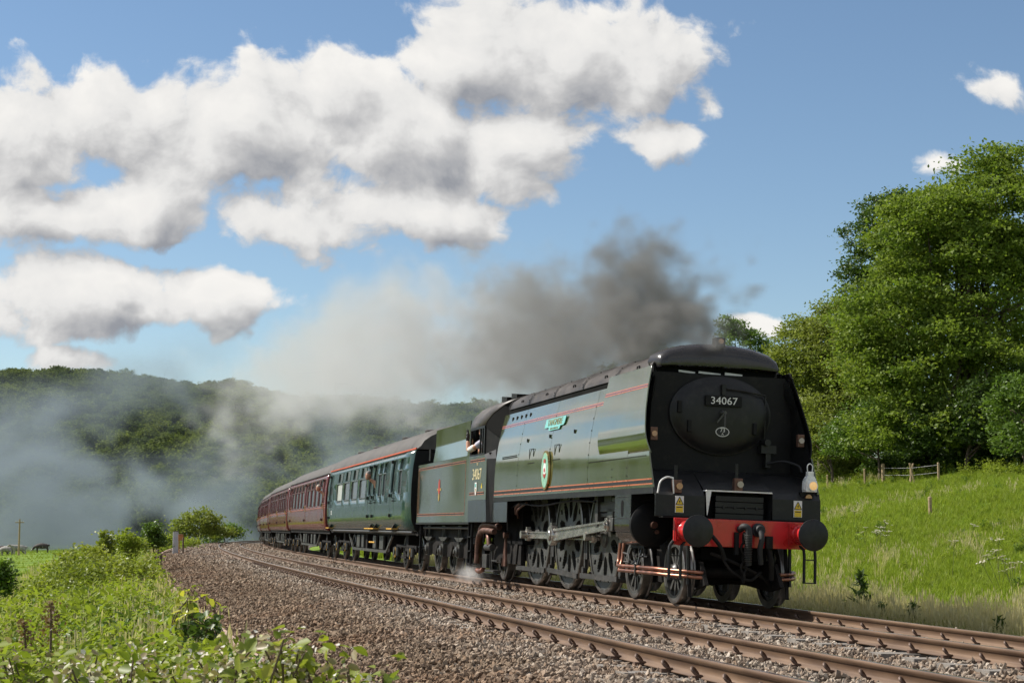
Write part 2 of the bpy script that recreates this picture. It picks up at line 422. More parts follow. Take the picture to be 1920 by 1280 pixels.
# ------------------------------------------------------------------ ballast
def ballast_mat(name, stones):
    m = bpy.data.materials.new(name); m.use_nodes = True; nt = m.node_tree; bs = nt.nodes['Principled BSDF']
    tc = nd(nt, 'ShaderNodeTexCoord'); oi = nd(nt, 'ShaderNodeObjectInfo')
    O = tc.outputs['Object']
    ramp = nd(nt, 'ShaderNodeValToRGB'); e = ramp.color_ramp.elements
    e[0].position = 0; e[0].color = (.13, .105, .088, 1); e[1].position = 1; e[1].color = (.62, .56, .48, 1)
    for p, c in ((.18, (.15, .12, .092)), (.40, (.28, .235, .185)), (.6, (.40, .345, .275)), (.75, (.33, .235, .16)), (.88, (.52, .46, .38))):
        x = e.new(p); x.color = (*c, 1)
    if stones:
        nt.links.new(oi.outputs['Random'], ramp.inputs[0]); k = ramp.outputs[0]
        n = nd(nt, 'ShaderNodeTexNoise'); n.inputs['Scale'].default_value = 22; nt.links.new(O, n.inputs[0])
        k = mixc(nt, mapr(nt, n.outputs[0], .3, .75), k, (.22, .165, .125, 1))
        # brake dust and rust towards the rails, older brown stone down the shoulder: the stones differ from place to place
        ps = nd(nt, 'ShaderNodeTexNoise'); ps.inputs['Scale'].default_value = .55; ps.inputs['Detail'].default_value = 3; nt.links.new(oi.outputs['Location'], ps.inputs[0])
        lx = nd(nt, 'ShaderNodeSeparateXYZ'); nt.links.new(oi.outputs['Location'], lx.inputs[0])
        old = mapr(nt, ma(nt, 'ADD', lx.outputs[0], ma(nt, 'MULTIPLY', ma(nt, 'SUBTRACT', ps.outputs[0], .5), 3.)), -4.7, -5.9)
        k = mixc(nt, ma(nt, 'MULTIPLY', old, .85), k, mixc(nt, 1., k, (.70, .60, .50, 1), 'MULTIPLY'))
        k = mixc(nt, ma(nt, 'MULTIPLY', mapr(nt, ps.outputs[0], .45, .7), .6), k, mixc(nt, 1., k, (.80, .60, .45, 1), 'MULTIPLY'))
    else:
        v = nd(nt, 'ShaderNodeTexVoronoi'); v.inputs['Scale'].default_value = 17; nt.links.new(O, v.inputs[0])
        sp = nd(nt, 'ShaderNodeSeparateColor'); nt.links.new(v.outputs['Color'], sp.inputs[0]); nt.links.new(sp.outputs[0], ramp.inputs[0])
        k = mixc(nt, mapr(nt, v.outputs['Distance'], .25, .6), ramp.outputs[0], (.06, .05, .045, 1))
        bn = nd(nt, 'ShaderNodeBump'); bn.inputs['Strength'].default_value = 1; bn.inputs['Distance'].default_value = .05; bn.invert = True
        nt.links.new(v.outputs['Distance'], bn.inputs['Height']); nt.links.new(bn.outputs[0], bs.inputs['Normal'])
    nt.links.new(k, bs.inputs['Base Color']); bs.inputs['Roughness'].default_value = .85; bs.inputs['Specular IOR Level'].default_value = .25
    MAT[name] = m; return m
ballast_mat('ballast_stone', True); ballast_mat('ballast_ground', False)
ss = np.unique(np.concatenate([np.arange(-40, 60, 1.0), np.arange(60, 420, 5)])); uu = np.arange(-7.5, 3.81, .28)
SG, UG = np.meshgrid(ss, uu, indexing='ij')
o = np_mesh('ballast_bed', tp(SG, UG, bal_h(UG) - .02 + .03 * (vnoise(SG * 2, UG * 2, 8) - .5)).reshape(-1, 3), grid_faces(len(ss), len(uu)), MAT['ballast_ground'], smooth=True); o['kind'] = 'structure'
def stone(i):
    r = np.random.default_rng(100 + i); bm = bmesh.new()
    P = r.normal(size=(13, 3)); P /= np.linalg.norm(P, axis=1)[:, None]; P *= r.uniform(.75, 1.1, (13, 1)); P *= np.array([1.15, .85, .7])
    for p in P: bm.verts.new(p)
    h = bmesh.ops.convex_hull(bm, input=bm.verts)
    me = bpy.data.meshes.new('stone'); bm.to_mesh(me); bm.free(); me.materials.append(MAT['ballast_stone'])
    return bpy.data.objects.new('stone', me)
STONES = pieces('stone_pieces', [stone(i) for i in range(7)])
def ballast():
    S = []; U = []; R = []
    def area(s0, s1, u0, u1, dens, r0, r1):
        n = int((s1 - s0) * (u1 - u0) * dens); S.append(rng.uniform(s0, s1, n)); U.append(rng.uniform(u0, u1, n)); R.append(rng.uniform(r0, r1, n) * rng.choice([.75, 1, 1, 1.25], n))
    area(-16, -4, -7.4, 3.4, 420, .022, .036); area(-4, 12, -7.4, 3.4, 330, .026, .040)
    area(12, 34, -7.4, 1.5, 210, .032, .048); area(34, 75, -7.4, 0, 90, .045, .07); area(75, 150, -7.4, 0, 32, .06, .10)
    s = np.concatenate(S); u = np.concatenate(U); r = np.concatenate(R)
    # keep off the rails
    keep = np.ones(len(s), bool)
    for c in (0, NEAR_U):
        for e in (-.7525, .7525): keep &= np.abs(u - c - e) > .125
    # sleepers under the near track show between the stones
    k = np.abs((s / .70) % 1 - .5) * .70
    sl = ((np.abs(u - NEAR_U) < 1.25) | (np.abs(u) < 1.25)) & (k < .11) & (vnoise(s * 3, u * 3, 9) > .42)
    keep &= ~sl
    s, u, r = s[keep], u[keep], r[keep]; n = len(s)
    crib = ((np.abs(u - NEAR_U) < .66)).astype(float) * .015
    h = bal_h(u) + rng.uniform(-.3, .55, n) * r + crib + .05 * (vnoise(s * 1.3, u * 1.3, 4) - .45)
    shoulder = np.clip((-5.0 - u) / 2, 0, 1)
    scatter('ballast', tp(s, u, h), rng.uniform(0, 6.28, (n, 3)), r[:, None] * rng.uniform(.8, 1.2, (n, 3)), rng.integers(0, 7, n), STONES, 'loose grey-brown ballast stones packed between and beside the rails', 'ballast')
ballast()

# ------------------------------------------------------------------ rails, sleepers, clips
def rust_mat():
    m = bpy.data.materials.new('rail_steel'); m.use_nodes = True; nt = m.node_tree; bs = nt.nodes['Principled BSDF']
    tc = nd(nt, 'ShaderNodeTexCoord'); n = nd(nt, 'ShaderNodeTexNoise'); n.inputs['Scale'].default_value = 3; n.inputs['Detail'].default_value = 5
    nt.links.new(vm(nt, 'MULTIPLY', tc.outputs['Object'], (4, .5, 6)), n.inputs[0])
    k = mixc(nt, mapr(nt, n.outputs[0], .3, .7), (.090, .050, .028, 1), (.160, .096, .055, 1))
    nt.links.new(k, bs.inputs['Base Color']); bs.inputs['Roughness'].default_value = .62; bs.inputs['Metallic'].default_value = .15
    MAT['rail_rust'] = m
rust_mat()
mat('rail_top', (.58, .47, .38), .24, .92, .2, 3, col2=(.34, .21, .14), col2s=2.5, col2t=(.5, .75))
mat('concrete', (.20, .18, .158), .85, 0, .2, 9, .3, 60)
mat('edging', (.36, .25, .20), .85, 0, .25, 4, .3, 60)
mat('clip_steel', (.12, .075, .055), .6, .3, .3, 30)
RAIL = [(-.07, -.159), (.07, -.159), (.07, -.148), (.018, -.128), (.0085, -.11), (.0085, -.05), (.034, -.036), (.035, -.006), (.028, 0), (-.028, 0), (-.035, -.006), (-.034, -.036), (-.0085, -.05), (-.0085, -.11), (-.018, -.128), (-.07, -.148)]
S_R = np.unique(np.concatenate([np.arange(-40, 60, 1.5), np.arange(60, 400, 3)]))
def track(name, u0, h0, near):
    root = empty(name); root['kind'] = 'structure'
    for e in (-.7525, .7525):
        n = len(RAIL); V = np.concatenate([tp(S_R, u0 + e + x, h0 + z)[:, None] for x, z in RAIL], 1)
        i = np.arange(len(S_R) - 1)[:, None] * n; j = np.arange(n)[None]; k = (j + 1) % n
        F = np.stack([i + j, i + k, i + n + k, i + n + j], -1).reshape(-1, 4)
        mi = np.tile((np.arange(n) == 8).astype(int), len(S_R) - 1)
        np_mesh('rail', V.reshape(-1, 3), F[:, ::-1], [MAT['rail_rust'], MAT['rail_top']], root, mi)
    sl = MB().prism([(-1.26, -.20), (1.26, -.20), (1.26, 0), (.95, .0), (.6, .0), (.35, -.035), (-.35, -.035), (-.6, 0), (-.95, 0), (-1.26, 0)], 'y', -.13, .13).build('sleeper', MAT['concrete'], root)
    hk = [(0, -.045, .03), (.05, -.045, .04), (.085, -.03, .075), (.075, 0, .095), (.045, .03, .085), (.01, .045, .05), (0, .05, .03)]
    clip = MB()
    clip.tube(bez(hk, 4), .0125, 6); clip.box(.02, .10, -.04, .015, -.01, .03)
    cl = clip.build('rail_clip', MAT['clip_steel'], root, 40)
    nclip = 0; first = True
    for i in range(int(-17 / .7), int((62 if near else 22) / .7)):
        s = (i + .5) * .70
        if not near and s > -2 and s < 10: pass
        M = pose(s); M = CM @ (CM.inverted() @ M)
        o = sl if first else sl.copy()
        if not first: link(o, root)
        o.matrix_world = M @ Matrix.Translation((u0, 0, h0 - .168))
        for e in (-.7525, .7525):
            for sd in (-1, 1):
                if (e > 0 and sd > 0) or nclip >= 290: continue
                if s > (34 if near else 14): continue
                c = cl if first and nclip == 0 else cl.copy()
                if not (first and nclip == 0): link(c, root)
                c.matrix_world = M @ Matrix.Translation((u0 + e + sd * .045, 0, h0 - .165)) @ Matrix.Diagonal((sd * 1., 1., 1., 1.)); nclip += 1
        first = False
    return root
track('railway_track', NEAR_U, NEAR_H, True)
track('railway_track', 0., 0., False)
# concrete edging along the foot of the shoulder
ed = empty('edging_kerb'); tag(ed, 'low pinkish concrete edging along the foot of the ballast shoulder', 'edging')
for i in range(-2, 44):
    s0 = -4 + i * 2.4
    a = tp(s0, -7.42, -.51); b = tp(s0 + 2.36, -7.42, -.51)
    MB().bar(a, b, .10, .20).build('slab', MAT['edging'], ed)

# ------------------------------------------------------------------ paints and metals
mat('green_paint', (.050, .066, .017), .16, 0, .12, 1.2, .05, 1.5, coat=1., spec=.7, col2=(.085, .088, .055), col2s=3., col2t=(.50, .74), streak=(1, 3.5, .22))
mat('black_gloss', (.012, .013, .013), .22, 0, .2, 3, .02, 6, coat=.6, spec=.6, col2=(.05, .05, .046), col2s=4, col2t=(.55, .8))
mat('black_satin', (.010, .010, .0105), .42, 0, .25, 4, .06, 25, spec=.35, col2=(.022, .021, .020), col2s=5, col2t=(.5, .75))
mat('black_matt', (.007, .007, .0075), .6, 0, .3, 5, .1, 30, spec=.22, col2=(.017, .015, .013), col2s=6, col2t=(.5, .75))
mat('smoke_roof', (.045, .037, .034), .45, 0, .25, 2.5, .08, 14, spec=.45, col2=(.10, .085, .078), col2s=2.2, col2t=(.45, .75), streak=(1, .8, 1.6))
mat('hood_paint', (.022, .019, .020), .28, 0, .2, 2.5, .03, 8, spec=.45, coat=.2)
mat('frame_dirt', (.012, .0105, .0095), .72, 0, .4, 6, .2, 30, spec=.2, col2=(.035, .028, .022), col2s=4, col2t=(.5, .75))
mat('wheel_grey', (.062, .061, .056), .42, .1, .25, 5, .05, 30, spec=.5, col2=(.035, .032, .028), col2s=6, col2t=(.5, .75))
mat('gear_dark', (.042, .040, .037), .5, .1, .3, 6, .1, 30, spec=.45, col2=(.09, .08, .07), col2s=5, col2t=(.55, .8))
mat('tyre_steel', (.20, .19, .18), .34, .75, .25, 8)
mat('tyre_face', (.10, .09, .082), .38, .4, .3, 8)
mat('rod_steel', (.50, .47, .43), .25, .85, .2, 4, .03, 20, col2=(.16, .13, .10), col2s=4, col2t=(.6, .85))
mat('copper', (.36, .165, .11), .38, .85, .25, 7, .05, 30, col2=(.16, .075, .05), col2s=6, col2t=(.5, .8))
mat('copper_dull', (.15, .08, .06), .5, .6, .3, 7, .1, 30, col2=(.06, .04, .03), col2s=5, col2t=(.45, .8))
mat('brass', (.55, .38, .15), .3, .9, .2, 9)
mat('red_paint', (.50, .016, .018), .30, 0, .15, 4, .03, 12, coat=.35, col2=(.20, .012, .014), col2s=5, col2t=(.6, .85))
mat('buffer_face', (.017, .017, .018), .38, .4, .3, 9, .04, 40)
mat('orange_line', (.46, .125, .045), .3, 0, .1, 6, coat=.6)
mat('cream_paint', (.72, .62, .36), .35, 0, .08, 9, coat=.4)
mat('white_paint', (.72, .71, .69), .45, 0, .1, 12, .03, 40)
mat('lamp_white', (.80, .80, .79), .4, 0, .12, 16, .04, 60)
mat('plate_blue', (.16, .50, .44), .3, 0, .08, 9, coat=.5)
mat('crest_green', (.27, .52, .37), .3, 0, .08, 9, coat=.5)
mat('crest_red', (.42, .05, .04), .35, 0, .1, 9)
mat('lining_maroon', (.13, .03, .028), .3, 0, .1, 6, coat=.6)
mat('gold', (.62, .42, .13), .35, .6, .1, 9)
mat('sign_yellow', (.72, .50, .03), .45, 0, .05, 9)
mat('ink', (.01, .01, .01), .5, 0, 0, 9)
mat('rubber', (.018, .019, .02), .7, 0, .2, 20, .1, 60)
mat('dark_inside', (.008, .008, .008), .9, 0, .2, 3, spec=.1)
def glassy(name, col, rough, spec=.8, emit=None):
    m = mat(name, col, rough, 0, .1, 4, spec=spec, coat=.5)
    return m
glassy('amber_lens', (.42, .20, .06), .2); glassy('clear_lens', (.30, .26, .20), .12)
glassy('window_glass', (.13, .14, .15), .06, 1.); glassy('cab_glass', (.012, .013, .014), .06, .8)  # window_glass base lightened to stand for reflected sky
def lit_lens():
    m = bpy.data.materials.new('lit_lens'); m.use_nodes = True; bs = m.node_tree.nodes['Principled BSDF']
    bs.inputs['Base Color'].default_value = (.7, .45, .2, 1); bs.inputs['Roughness'].default_value = .15
    bs.inputs['Emission Color'].default_value = (1, .62, .24, 1); bs.inputs['Emission Strength'].default_value = .35
    MAT['lit_lens'] = m
lit_lens()

def text_obj(name, s, size, m, parent, M, ext=.004, align='CENTER', shear=0, squeeze=1.):
    cu = bpy.data.curves.new(name, 'FONT'); cu.body = s; cu.size = size; cu.extrude = ext; cu.align_x = align; cu.align_y = 'CENTER'; cu.shear = shear
    cu.resolution_u = 3
    t = bpy.data.objects.new(name, cu); COL.objects.link(t)
    dg = bpy.context.evaluated_depsgraph_get(); me = bpy.data.meshes.new_from_object(t.evaluated_get(dg))
    COL.objects.unlink(t); bpy.data.objects.remove(t)
    me.materials.clear(); me.materials.append(m)
    o = bpy.data.objects.new(name, me); link(o, parent); o.matrix_local = M @ Matrix.Diagonal((squeeze, 1, 1, 1)); return o
def on_side(y, z, x, lean=0.):
    """frame of a flat thing on the left (visible) flank: runs towards the front, faces outwards"""
    R = Matrix(((0, 0, -1), (-1, 0, 0), (0, 1, 0))).to_4x4()
    return Matrix.Translation((x, y, z)) @ Matrix.Rotation(lean, 4, 'Y') @ R
def on_front(x, y, z): return Matrix.Translation((x, y, z)) @ Matrix.Rotation(PI / 2, 4, 'X')
def ellipse(mb, M, rx, ry, z0, z1, n=36):
    rg = [[M @ Vector((math.cos(t) * rx, math.sin(t) * ry, z)) for t in [2 * PI * k / n for k in range(n)]] for z in (z0, z1)]
    return mb.rings(rg)
def quad(mb, M, pts, z0, z1):
    n = len(pts); return mb.rings([[M @ Vector((x, y, z)) for x, y in pts] for z in (z0, z1)])

# ------------------------------------------------------------------ wheels
def wheel_boxpok(R):
    """disc wheel with pierced body; axis along x, outer face towards -x"""
    mb = MB()
    tyre = MB(); tyre.lathe((0, 0, 0), (1, 0, 0), [(-.065, R - .075), (-.068, R - .02), (-.06, R - .004), (.06, R), (.075, R + .028), (.09, R + .03), (.095, R - .075)], 72, False)
    na, nr = 200, 26; r0, r1 = .16, R - .072
    rr = np.linspace(r0, r1, nr + 1); aa = np.linspace(0, 2 * PI, na + 1)
    def hole(a, r):
        k = (a / (2 * PI) * 10) % 1; da = (k - .5) * 2 * PI / 10 * r
        if ((r - .53) / .20) ** 2 + (da / (.105 - .03 * (r - .5))) ** 2 < 1: return True
        db = ((k + .5) % 1 - .5) * 2 * PI / 10 * r
        return ((r - .735) / .05) ** 2 + (db / .042) ** 2 < 1
    solid = np.zeros((na, nr), bool)
    for i in range(na):
        for j in range(nr): solid[i, j] = not hole((aa[i] + aa[i + 1]) / 2, (rr[j] + rr[j + 1]) / 2)
    def P(i, j, x): return (x, math.cos(aa[i % na]) * rr[j], math.sin(aa[i % na]) * rr[j])
    xo, xi = -.05, .05
    def dish(j): return xo + .02 * math.sin(PI * (rr[j] - r0) / (r1 - r0))
    V = {}; vs = []; fs = []
    def vid(i, j, s):
        k = (i % na, j, s)
        if k not in V: V[k] = len(vs); vs.append(P(i, j, dish(j) if s == 0 else xi))
        return V[k]
    for i in range(na):
        for j in range(nr):
            if not solid[i, j]: continue
            fs.append((vid(i, j, 0), vid(i + 1, j, 0), vid(i + 1, j + 1, 0), vid(i, j + 1, 0)))
            if j == 0 or not solid[i, j - 1]: fs.append((vid(i, j, 0), vid(i, j, 1), vid(i + 1, j, 1), vid(i + 1, j, 0)))
            if j + 1 < nr and not solid[i, j + 1]: fs.append((vid(i, j + 1, 0), vid(i + 1, j + 1, 0), vid(i + 1, j + 1, 1), vid(i, j + 1, 1)))
            for i2, e in ((i - 1, i), (i + 1, i + 1)):
                if not solid[i2 % na, j]: fs.append((vid(e, j, 0), vid(e, j + 1, 0), vid(e, j + 1, 1), vid(e, j, 1)))
    body = MB().add(vs, fs)
    body.lathe((0, 0, 0), (1, 0, 0), [(-.10, .001), (-.10, .09), (-.085, .11), (-.08, .16), (-.05, .18), (.08, .18)], 32, False)
    return body, tyre
def wheel_spoked(R, n=10):
    tyre = MB(); tyre.lathe((0, 0, 0), (1, 0, 0), [(-.065, R - .075), (-.068, R - .02), (-.06, R - .004), (.06, R), (.075, R + .028), (.09, R + .03), (.095, R - .075)], 56, False)
    body = MB(); body.lathe((0, 0, 0), (1, 0, 0), [(-.06, R - .07), (-.06, R - .115), (.06, R - .115), (.06, R - .07)], 56, False)
    body.lathe((0, 0, 0), (1, 0, 0), [(-.10, .001), (-.10, .075), (-.07, .10), (-.06, .12), (.07, .12)], 28, False)
    for k in range(n):
        a = 2 * PI * (k + .5) / n; c, s = math.cos(a), math.sin(a)
        body.bar((0, c * .09, s * .09), (0, c * (R - .10), s * (R - .10)), .052, .06, (1, 0, 0))
    return body, tyre
def wheel_factory(kind, R):
    b, t = wheel_boxpok(R) if kind == 'b' else wheel_spoked(R, kind)
    proto = {}
    def place(name, parent, y, side, z=None):
        """side -1: the flank in view"""
        z = R if z is None else z
        M = Matrix.Translation((side * .745, y, z)) @ Matrix.Rotation(0 if side < 0 else PI, 4, 'Z')
        if 'b' not in proto:
            o = b.build(name, MAT['wheel_grey'], parent, 40); ty = t.build('tyre', MAT['tyre_steel'], o, 40)
            proto['b'] = o.data; proto['t'] = ty.data
        else:
            o = bpy.data.objects.new(name, proto['b']); link(o, parent); ty = bpy.data.objects.new('tyre', proto['t']); link(ty, o)
        o.matrix_local = M; return o
    return place
driver = wheel_factory('b', .94); pony = wheel_factory(11, .47); tender_w = wheel_factory(12, .545); coach_w = wheel_factory('b', .46) if False else wheel_factory(14, .46)

# ------------------------------------------------------------------ the locomotive
LOCO = empty('steam_locomotive', mat=CM.copy())
tag(LOCO, 'air-smoothed green and black steam locomotive with red buffer beam numbered 34067', 'locomotive')
SZ = [1.0, 2.10, 2.4, 2.8, 3.1, 3.40, 3.6]; SX = [1.28, 1.28, 1.265, 1.21, 1.15, 1.078, 1.03]
def sx(z): return float(np.interp(z, SZ, SX))
def sheet(mb, zs, yf, yr, off=0., th=.02, side=-1, ny=2):
    """sheet following the flank; yf, yr: front and rear edge at height z"""
    rings = []
    for z in zs:
        a, b = yf(z), yr(z); ys = [a + (b - a) * i / (ny - 1) for i in range(ny)]
        xo = side * (sx(z) + off); xi = side * (sx(z) + off - th)
        rings.append([(xo, y, z) for y in ys] + [(xi, y, z) for y in ys[::-1]])
    return mb.rings(rings)
K = lambda v: (lambda z: v)
FRONT_Z = [1.2, 1.62, 2.2, 2.9, 3.3, 3.55]; FRONT_Y = [-.45, -.40, -.12, .15, .29, .36]
yfront = lambda z: float(np.interp(z, FRONT_Z, FRONT_Y))
G, B, BS, BM_ = MAT['green_paint'], MAT['black_gloss'], MAT['black_satin'], MAT['black_matt']
for sd in (-1, 1):
    # flank of the casing: front bay below the deflector, then the long panels, butted at the seams
    seams = [.9, 3.05, 5.6, 7.95, 9.9]
    mb = MB(); sheet(mb, list(np.linspace(1.665, 2.19, 6)), yfront, K(.895), 0, .02, sd, 3); mb.build('casing_panel', G, LOCO, 30)
    a = .9
    for b in seams[1:]:
        mb = MB(); sheet(mb, list(np.linspace(1.665, 3.335, 14)), K(a + .006), K(b - .006), 0, .02, sd, 2); mb.build('casing_panel', G, LOCO, 30); a = b
    mb = MB(); sheet(mb, list(np.linspace(2.2, 3.335, 10)), K(.42), K(.895), -.02, .02, sd, 2); mb.build('casing_panel', G, LOCO, 30)
    # smoke deflector: a separate sheet, standing out from the casing
    mb = MB(); zs = list(np.linspace(2.17, 2.65, 12)) + list(np.linspace(2.74, 3.50, 9))
    rings = []
    for z in zs:
        o_ = .06 - .085 * max(0., (2.60 - z) / .43) ** 2
        a, b = yfront(z), 2.43 + .06 * (z - 2.2)
        ys = np.linspace(a, b, 6)
        rings.append([(sd * (sx(z) + o_), y, z) for y in ys] + [(sd * (sx(z) + o_ - .018), y, z) for y in ys[::-1]])
    mb.rings(rings); d = mb.build('smoke_deflector', G, LOCO, 30, .006)
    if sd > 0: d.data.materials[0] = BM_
    for yy in (.7, 1.5, 2.3): MB().bar((sd * (sx(3.2) - .02), yy, 3.2), (sd * (sx(3.2) + .04), yy, 3.2), .03, .05).build('deflector_bracket', BM_, LOCO)
    # stripes
    for z0, z1, m in ((1.705, 1.725, 'orange_line'), (1.725, 1.775, 'ink'), (1.775, 1.795, 'orange_line')):
        mb = MB(); sheet(mb, [z0, z1], lambda z: yfront(z) + .01, K(9.88), .004, .006, sd); mb.build('lining', MAT[m], LOCO)
    for z0, z1, m in ((3.055, 3.066, 'orange_line'), (3.066, 3.10, 'lining_maroon'), (3.10, 3.111, 'orange_line')):
        mb = MB(); sheet(mb, [z0, z1], K(2.47), K(9.88), .004, .006, sd); mb.build('lining', MAT[m], LOCO)
    for z0, z1, m in ((3.16, 3.171, 'orange_line'), (3.171, 3.205, 'lining_maroon'), (3.205, 3.216, 'orange_line')):
        mb = MB(); sheet(mb, [z0, z1], lambda z: yfront(z) + .01, K(2.46), .064, .006, sd); mb.build('lining', MAT[m], LOCO)
    # foot of the casing
    mb = MB(); sheet(mb, [1.575, 1.662], lambda z: yfront(z) + .005, K(9.9), .006, .04, sd); mb.build('footplate_edge', BS, LOCO)
    mb = MB(); sheet(mb, [1.17, 1.57], K(8.72), K(10.13), .0, .02, sd); mb.build('skirt_panel', B, LOCO, None, .004)
    # gutter between flank and roof
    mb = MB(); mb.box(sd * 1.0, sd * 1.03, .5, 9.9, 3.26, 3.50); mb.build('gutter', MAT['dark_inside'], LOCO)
    # rivets
    mb = MB()
    def rivet(y, z, off=0.): mb.cyl((sd * (sx(z) + off - .004), y, z), (sd * (sx(z) + off + .009), y, z), .015, .009, 6)
    for y in np.arange(.02, 3.0, .085): rivet(y, 2.13)
    for y in (.92, 1.7, 3.07, 5.62, 7.97):
        for z in np.arange(1.86, 2.1 if y < 3 else 3.25, .12 if y < 3 else .2): rivet(y, z)
    for y in np.arange(8.1, 9.3, .07): rivet(y, 2.42); rivet(y + .03, 2.45)
    for y0 in (4.9, 6.7):
        for y in np.arange(y0, y0 + .45, .09): rivet(y, 2.26)
    mb.build('rivet_row', BM_, LOCO)['kind'] = 'stuff'
    for y in (7.4, 5.75, 4.1):
        mb = MB(); x = sx(2.7); mb.box(sd * (x + .001), sd * (x + .022), y - .018, y + .012, 2.67, 2.735); mb.build('hand_grip', BM_, LOCO)
    for i in range(5):
        y = 9.1 - i * .36; mb = MB(); M = on_side(y, 3.20, sd * (sx(3.2) + .002)); mb.cyl((sd * (sx(3.2) - .01), y, 3.20), (sd * (sx(3.2) + .006), y, 3.20), .052, None, 18); mb.build('casing_port', MAT['dark_inside'], LOCO)
    for y0 in (4.95, 6.78):
        mb = MB(); x = sx(2.4) + .002
        for a_, b_, c_, d_ in ((y0, y0 + .30, 2.52, 2.526), (y0, y0 + .006, 2.38, 2.52), (y0 + .294, y0 + .30, 2.34, 2.52)): mb.box(sd * (x - .006), sd * (x + .006), a_, b_, c_, d_)
        mb.build('hatch', BM_, LOCO)
# roof of the casing
def roof_ring(y, dz=0., w=1.):
    half = [(1.05 * w, 3.445 + dz), (1.035 * w, 3.51 + dz), (.98 * w, 3.60 + dz), (.84 * w, 3.70 + dz), (.62 * w, 3.79 + dz), (.32 * w, 3.85 + dz), (0, 3.87 + dz)]
    P = [(-x, y, z) for x, z in half] + [(x, y, z) for x, z in half[-2::-1]]
    return P
edges = [.62, 2.35, 4.3, 6.2, 8.1, 9.75]
for a, b in zip(edges[:-1], edges[1:]):
    mb = MB(); mb.rings([roof_ring(a + .004), roof_ring(b - .004)], True, True); mb.build('roof_panel', MAT['smoke_roof'], LOCO, 30)
    mb = MB(); mb.rings([roof_ring(b - .03, .012, 1.01), roof_ring(b + .03, .012, 1.01)], False, False)
    o = mb.build('roof_strap', BM_, LOCO, 30)
    mb = MB()
    for t in np.linspace(.1, .9, 9):
        i = t * 12; k = int(i); P = [Vector(p) for p in roof_ring(a + .1)]; q = P[k].lerp(P[min(k + 1, 12)], i - k); mb.cyl(q, q + Vector((0, 0, .018)), .014, .008, 6)
        if abs(t - .1) < .01 or t > .89: mb.tube([q + Vector((0, .5, .0)), q + Vector((0, .5, .04)), q + Vector((0, .62, .04)), q + Vector((0, .62, 0))], .01, 6)
    mb.build('roof_fitting', BM_, LOCO)['kind'] = 'stuff'
# raised safety-valve cover on the roof
mb = MB()
mb.rings([[(x * w, y, z + d) for x, z in ((-.5, 3.80), (-.42, 3.88), (0, 3.92), (.42, 3.88), (.5, 3.80))] for y, w, d in ((3.2, 1, -.05), (3.35, 1, .0), (6.0, 1, .0), (6.3, .95, -.06))], True)
mb.build('roof_cover', MAT['smoke_roof'], LOCO, 30)
# chimney opening
mb = MB(); mb.lathe((0, 1.02, 3.82), (0, 0, 1), [(0, .36), (.07, .36), (.07, .28), (-.2, .28)], 28, False); mb.build('chimney', BM_, LOCO, 40)
# hood over the smokebox front
HOOD = [(.93, 3.50), (.965, 3.60), (.93, 3.70), (.80, 3.79), (.55, 3.865), (.28, 3.90), (0, 3.91)]
def hood_ring(y, k, dz, lip=False):
    P = []
    for x, z in HOOD: P.append((-x * k, y, 3.50 + (z - 3.50) * dz))
    for x, z in HOOD[-2::-1]: P.append((x * k, y, 3.50 + (z - 3.50) * dz))
    return P
mb = MB(); mb.rings([hood_ring(.80, 1.07, .93), hood_ring(.68, 1.04, .98), hood_ring(.58, 1.02, .97), hood_ring(.50, 1.0, .87), hood_ring(.45, .985, .68), hood_ring(.43, .975, .36), hood_ring(.44, .965, .12)], False, False)
mb.rings([hood_ring(.44, .965, .12), hood_ring(.50, .955, .06), hood_ring(.72, .955, .06)], False, False)
o = mb.build('smokebox_hood', MAT['hood_paint'], LOCO, 60)
mb = MB(); mb.prism([(-.93, 3.42), (.93, 3.42), (1.0, 3.55), (.8, 3.74), (.4, 3.84), (0, 3.86), (-.4, 3.84), (-.8, 3.74), (-1.0, 3.55)], 'y', .60, .615); mb.build('hood_bulkhead', MAT['dark_inside'], LOCO)
mb = MB(); mb.box(-.075, .075, .42, .60, 3.84, 3.99); mb.build('top_lamp_bracket', BM_, LOCO, None, .006)
mb = MB(); mb.cyl((0, .43, 3.93), (0, .405, 3.93), .04); mb.build('top_lamp', MAT['amber_lens'], LOCO, 40)
for x0, x1, z in ((-.62, -.36, 3.46), (-.30, .05, 3.455), (.12, .40, 3.45)):
    mb = MB(); mb.bar((x0, .55, z), (x1, .55, z - .02), .02, .05 if x0 > 0 else .03); mb.build('vent_slat', MAT['white_paint'], LOCO)
# smokebox front
mb = MB(); mb.prism([(-1.2, 1.72), (1.2, 1.72), (1.2, 3.0), (1.05, 3.42), (-1.05, 3.42), (-1.2, 3.0)], 'y', .42, .44); mb.build('front_plate', BM_, LOCO)
DOOR = MB()
def door_ring(y, k, n=56): return [(.76 * k * math.cos(t), y, 2.84 + (.60 * k if math.sin(t) < 0 else .52 * k) * math.sin(t)) for t in [2 * PI * i / n for i in range(n)]]
DOOR.rings([door_ring(.415, 1.06), door_ring(.38, 1.06), door_ring(.37, 1.0), door_ring(.33, .95), door_ring(.30, .75), door_ring(.28, .45), door_ring(.275, .05)], True, True)
door = DOOR.build('smokebox_door', MAT['black_satin'], LOCO, 50)
mb = MB(); mb.box(-.29, .29, .235, .262, 2.93, 3.09); npl = mb.build('number_plate', BM_, door, None, .006)
text_obj('number', '34067', .155, MAT['white_paint'], npl, on_front(0, .233, 3.008), .003, squeeze=1.12)
mb = MB(); ellipse(mb, on_front(0, .285, 2.55), .105, .068, 0, .012); ellipse(mb, on_front(0, .2825, 2.55), .094, .057, .011, .014)
mb.mi = 1
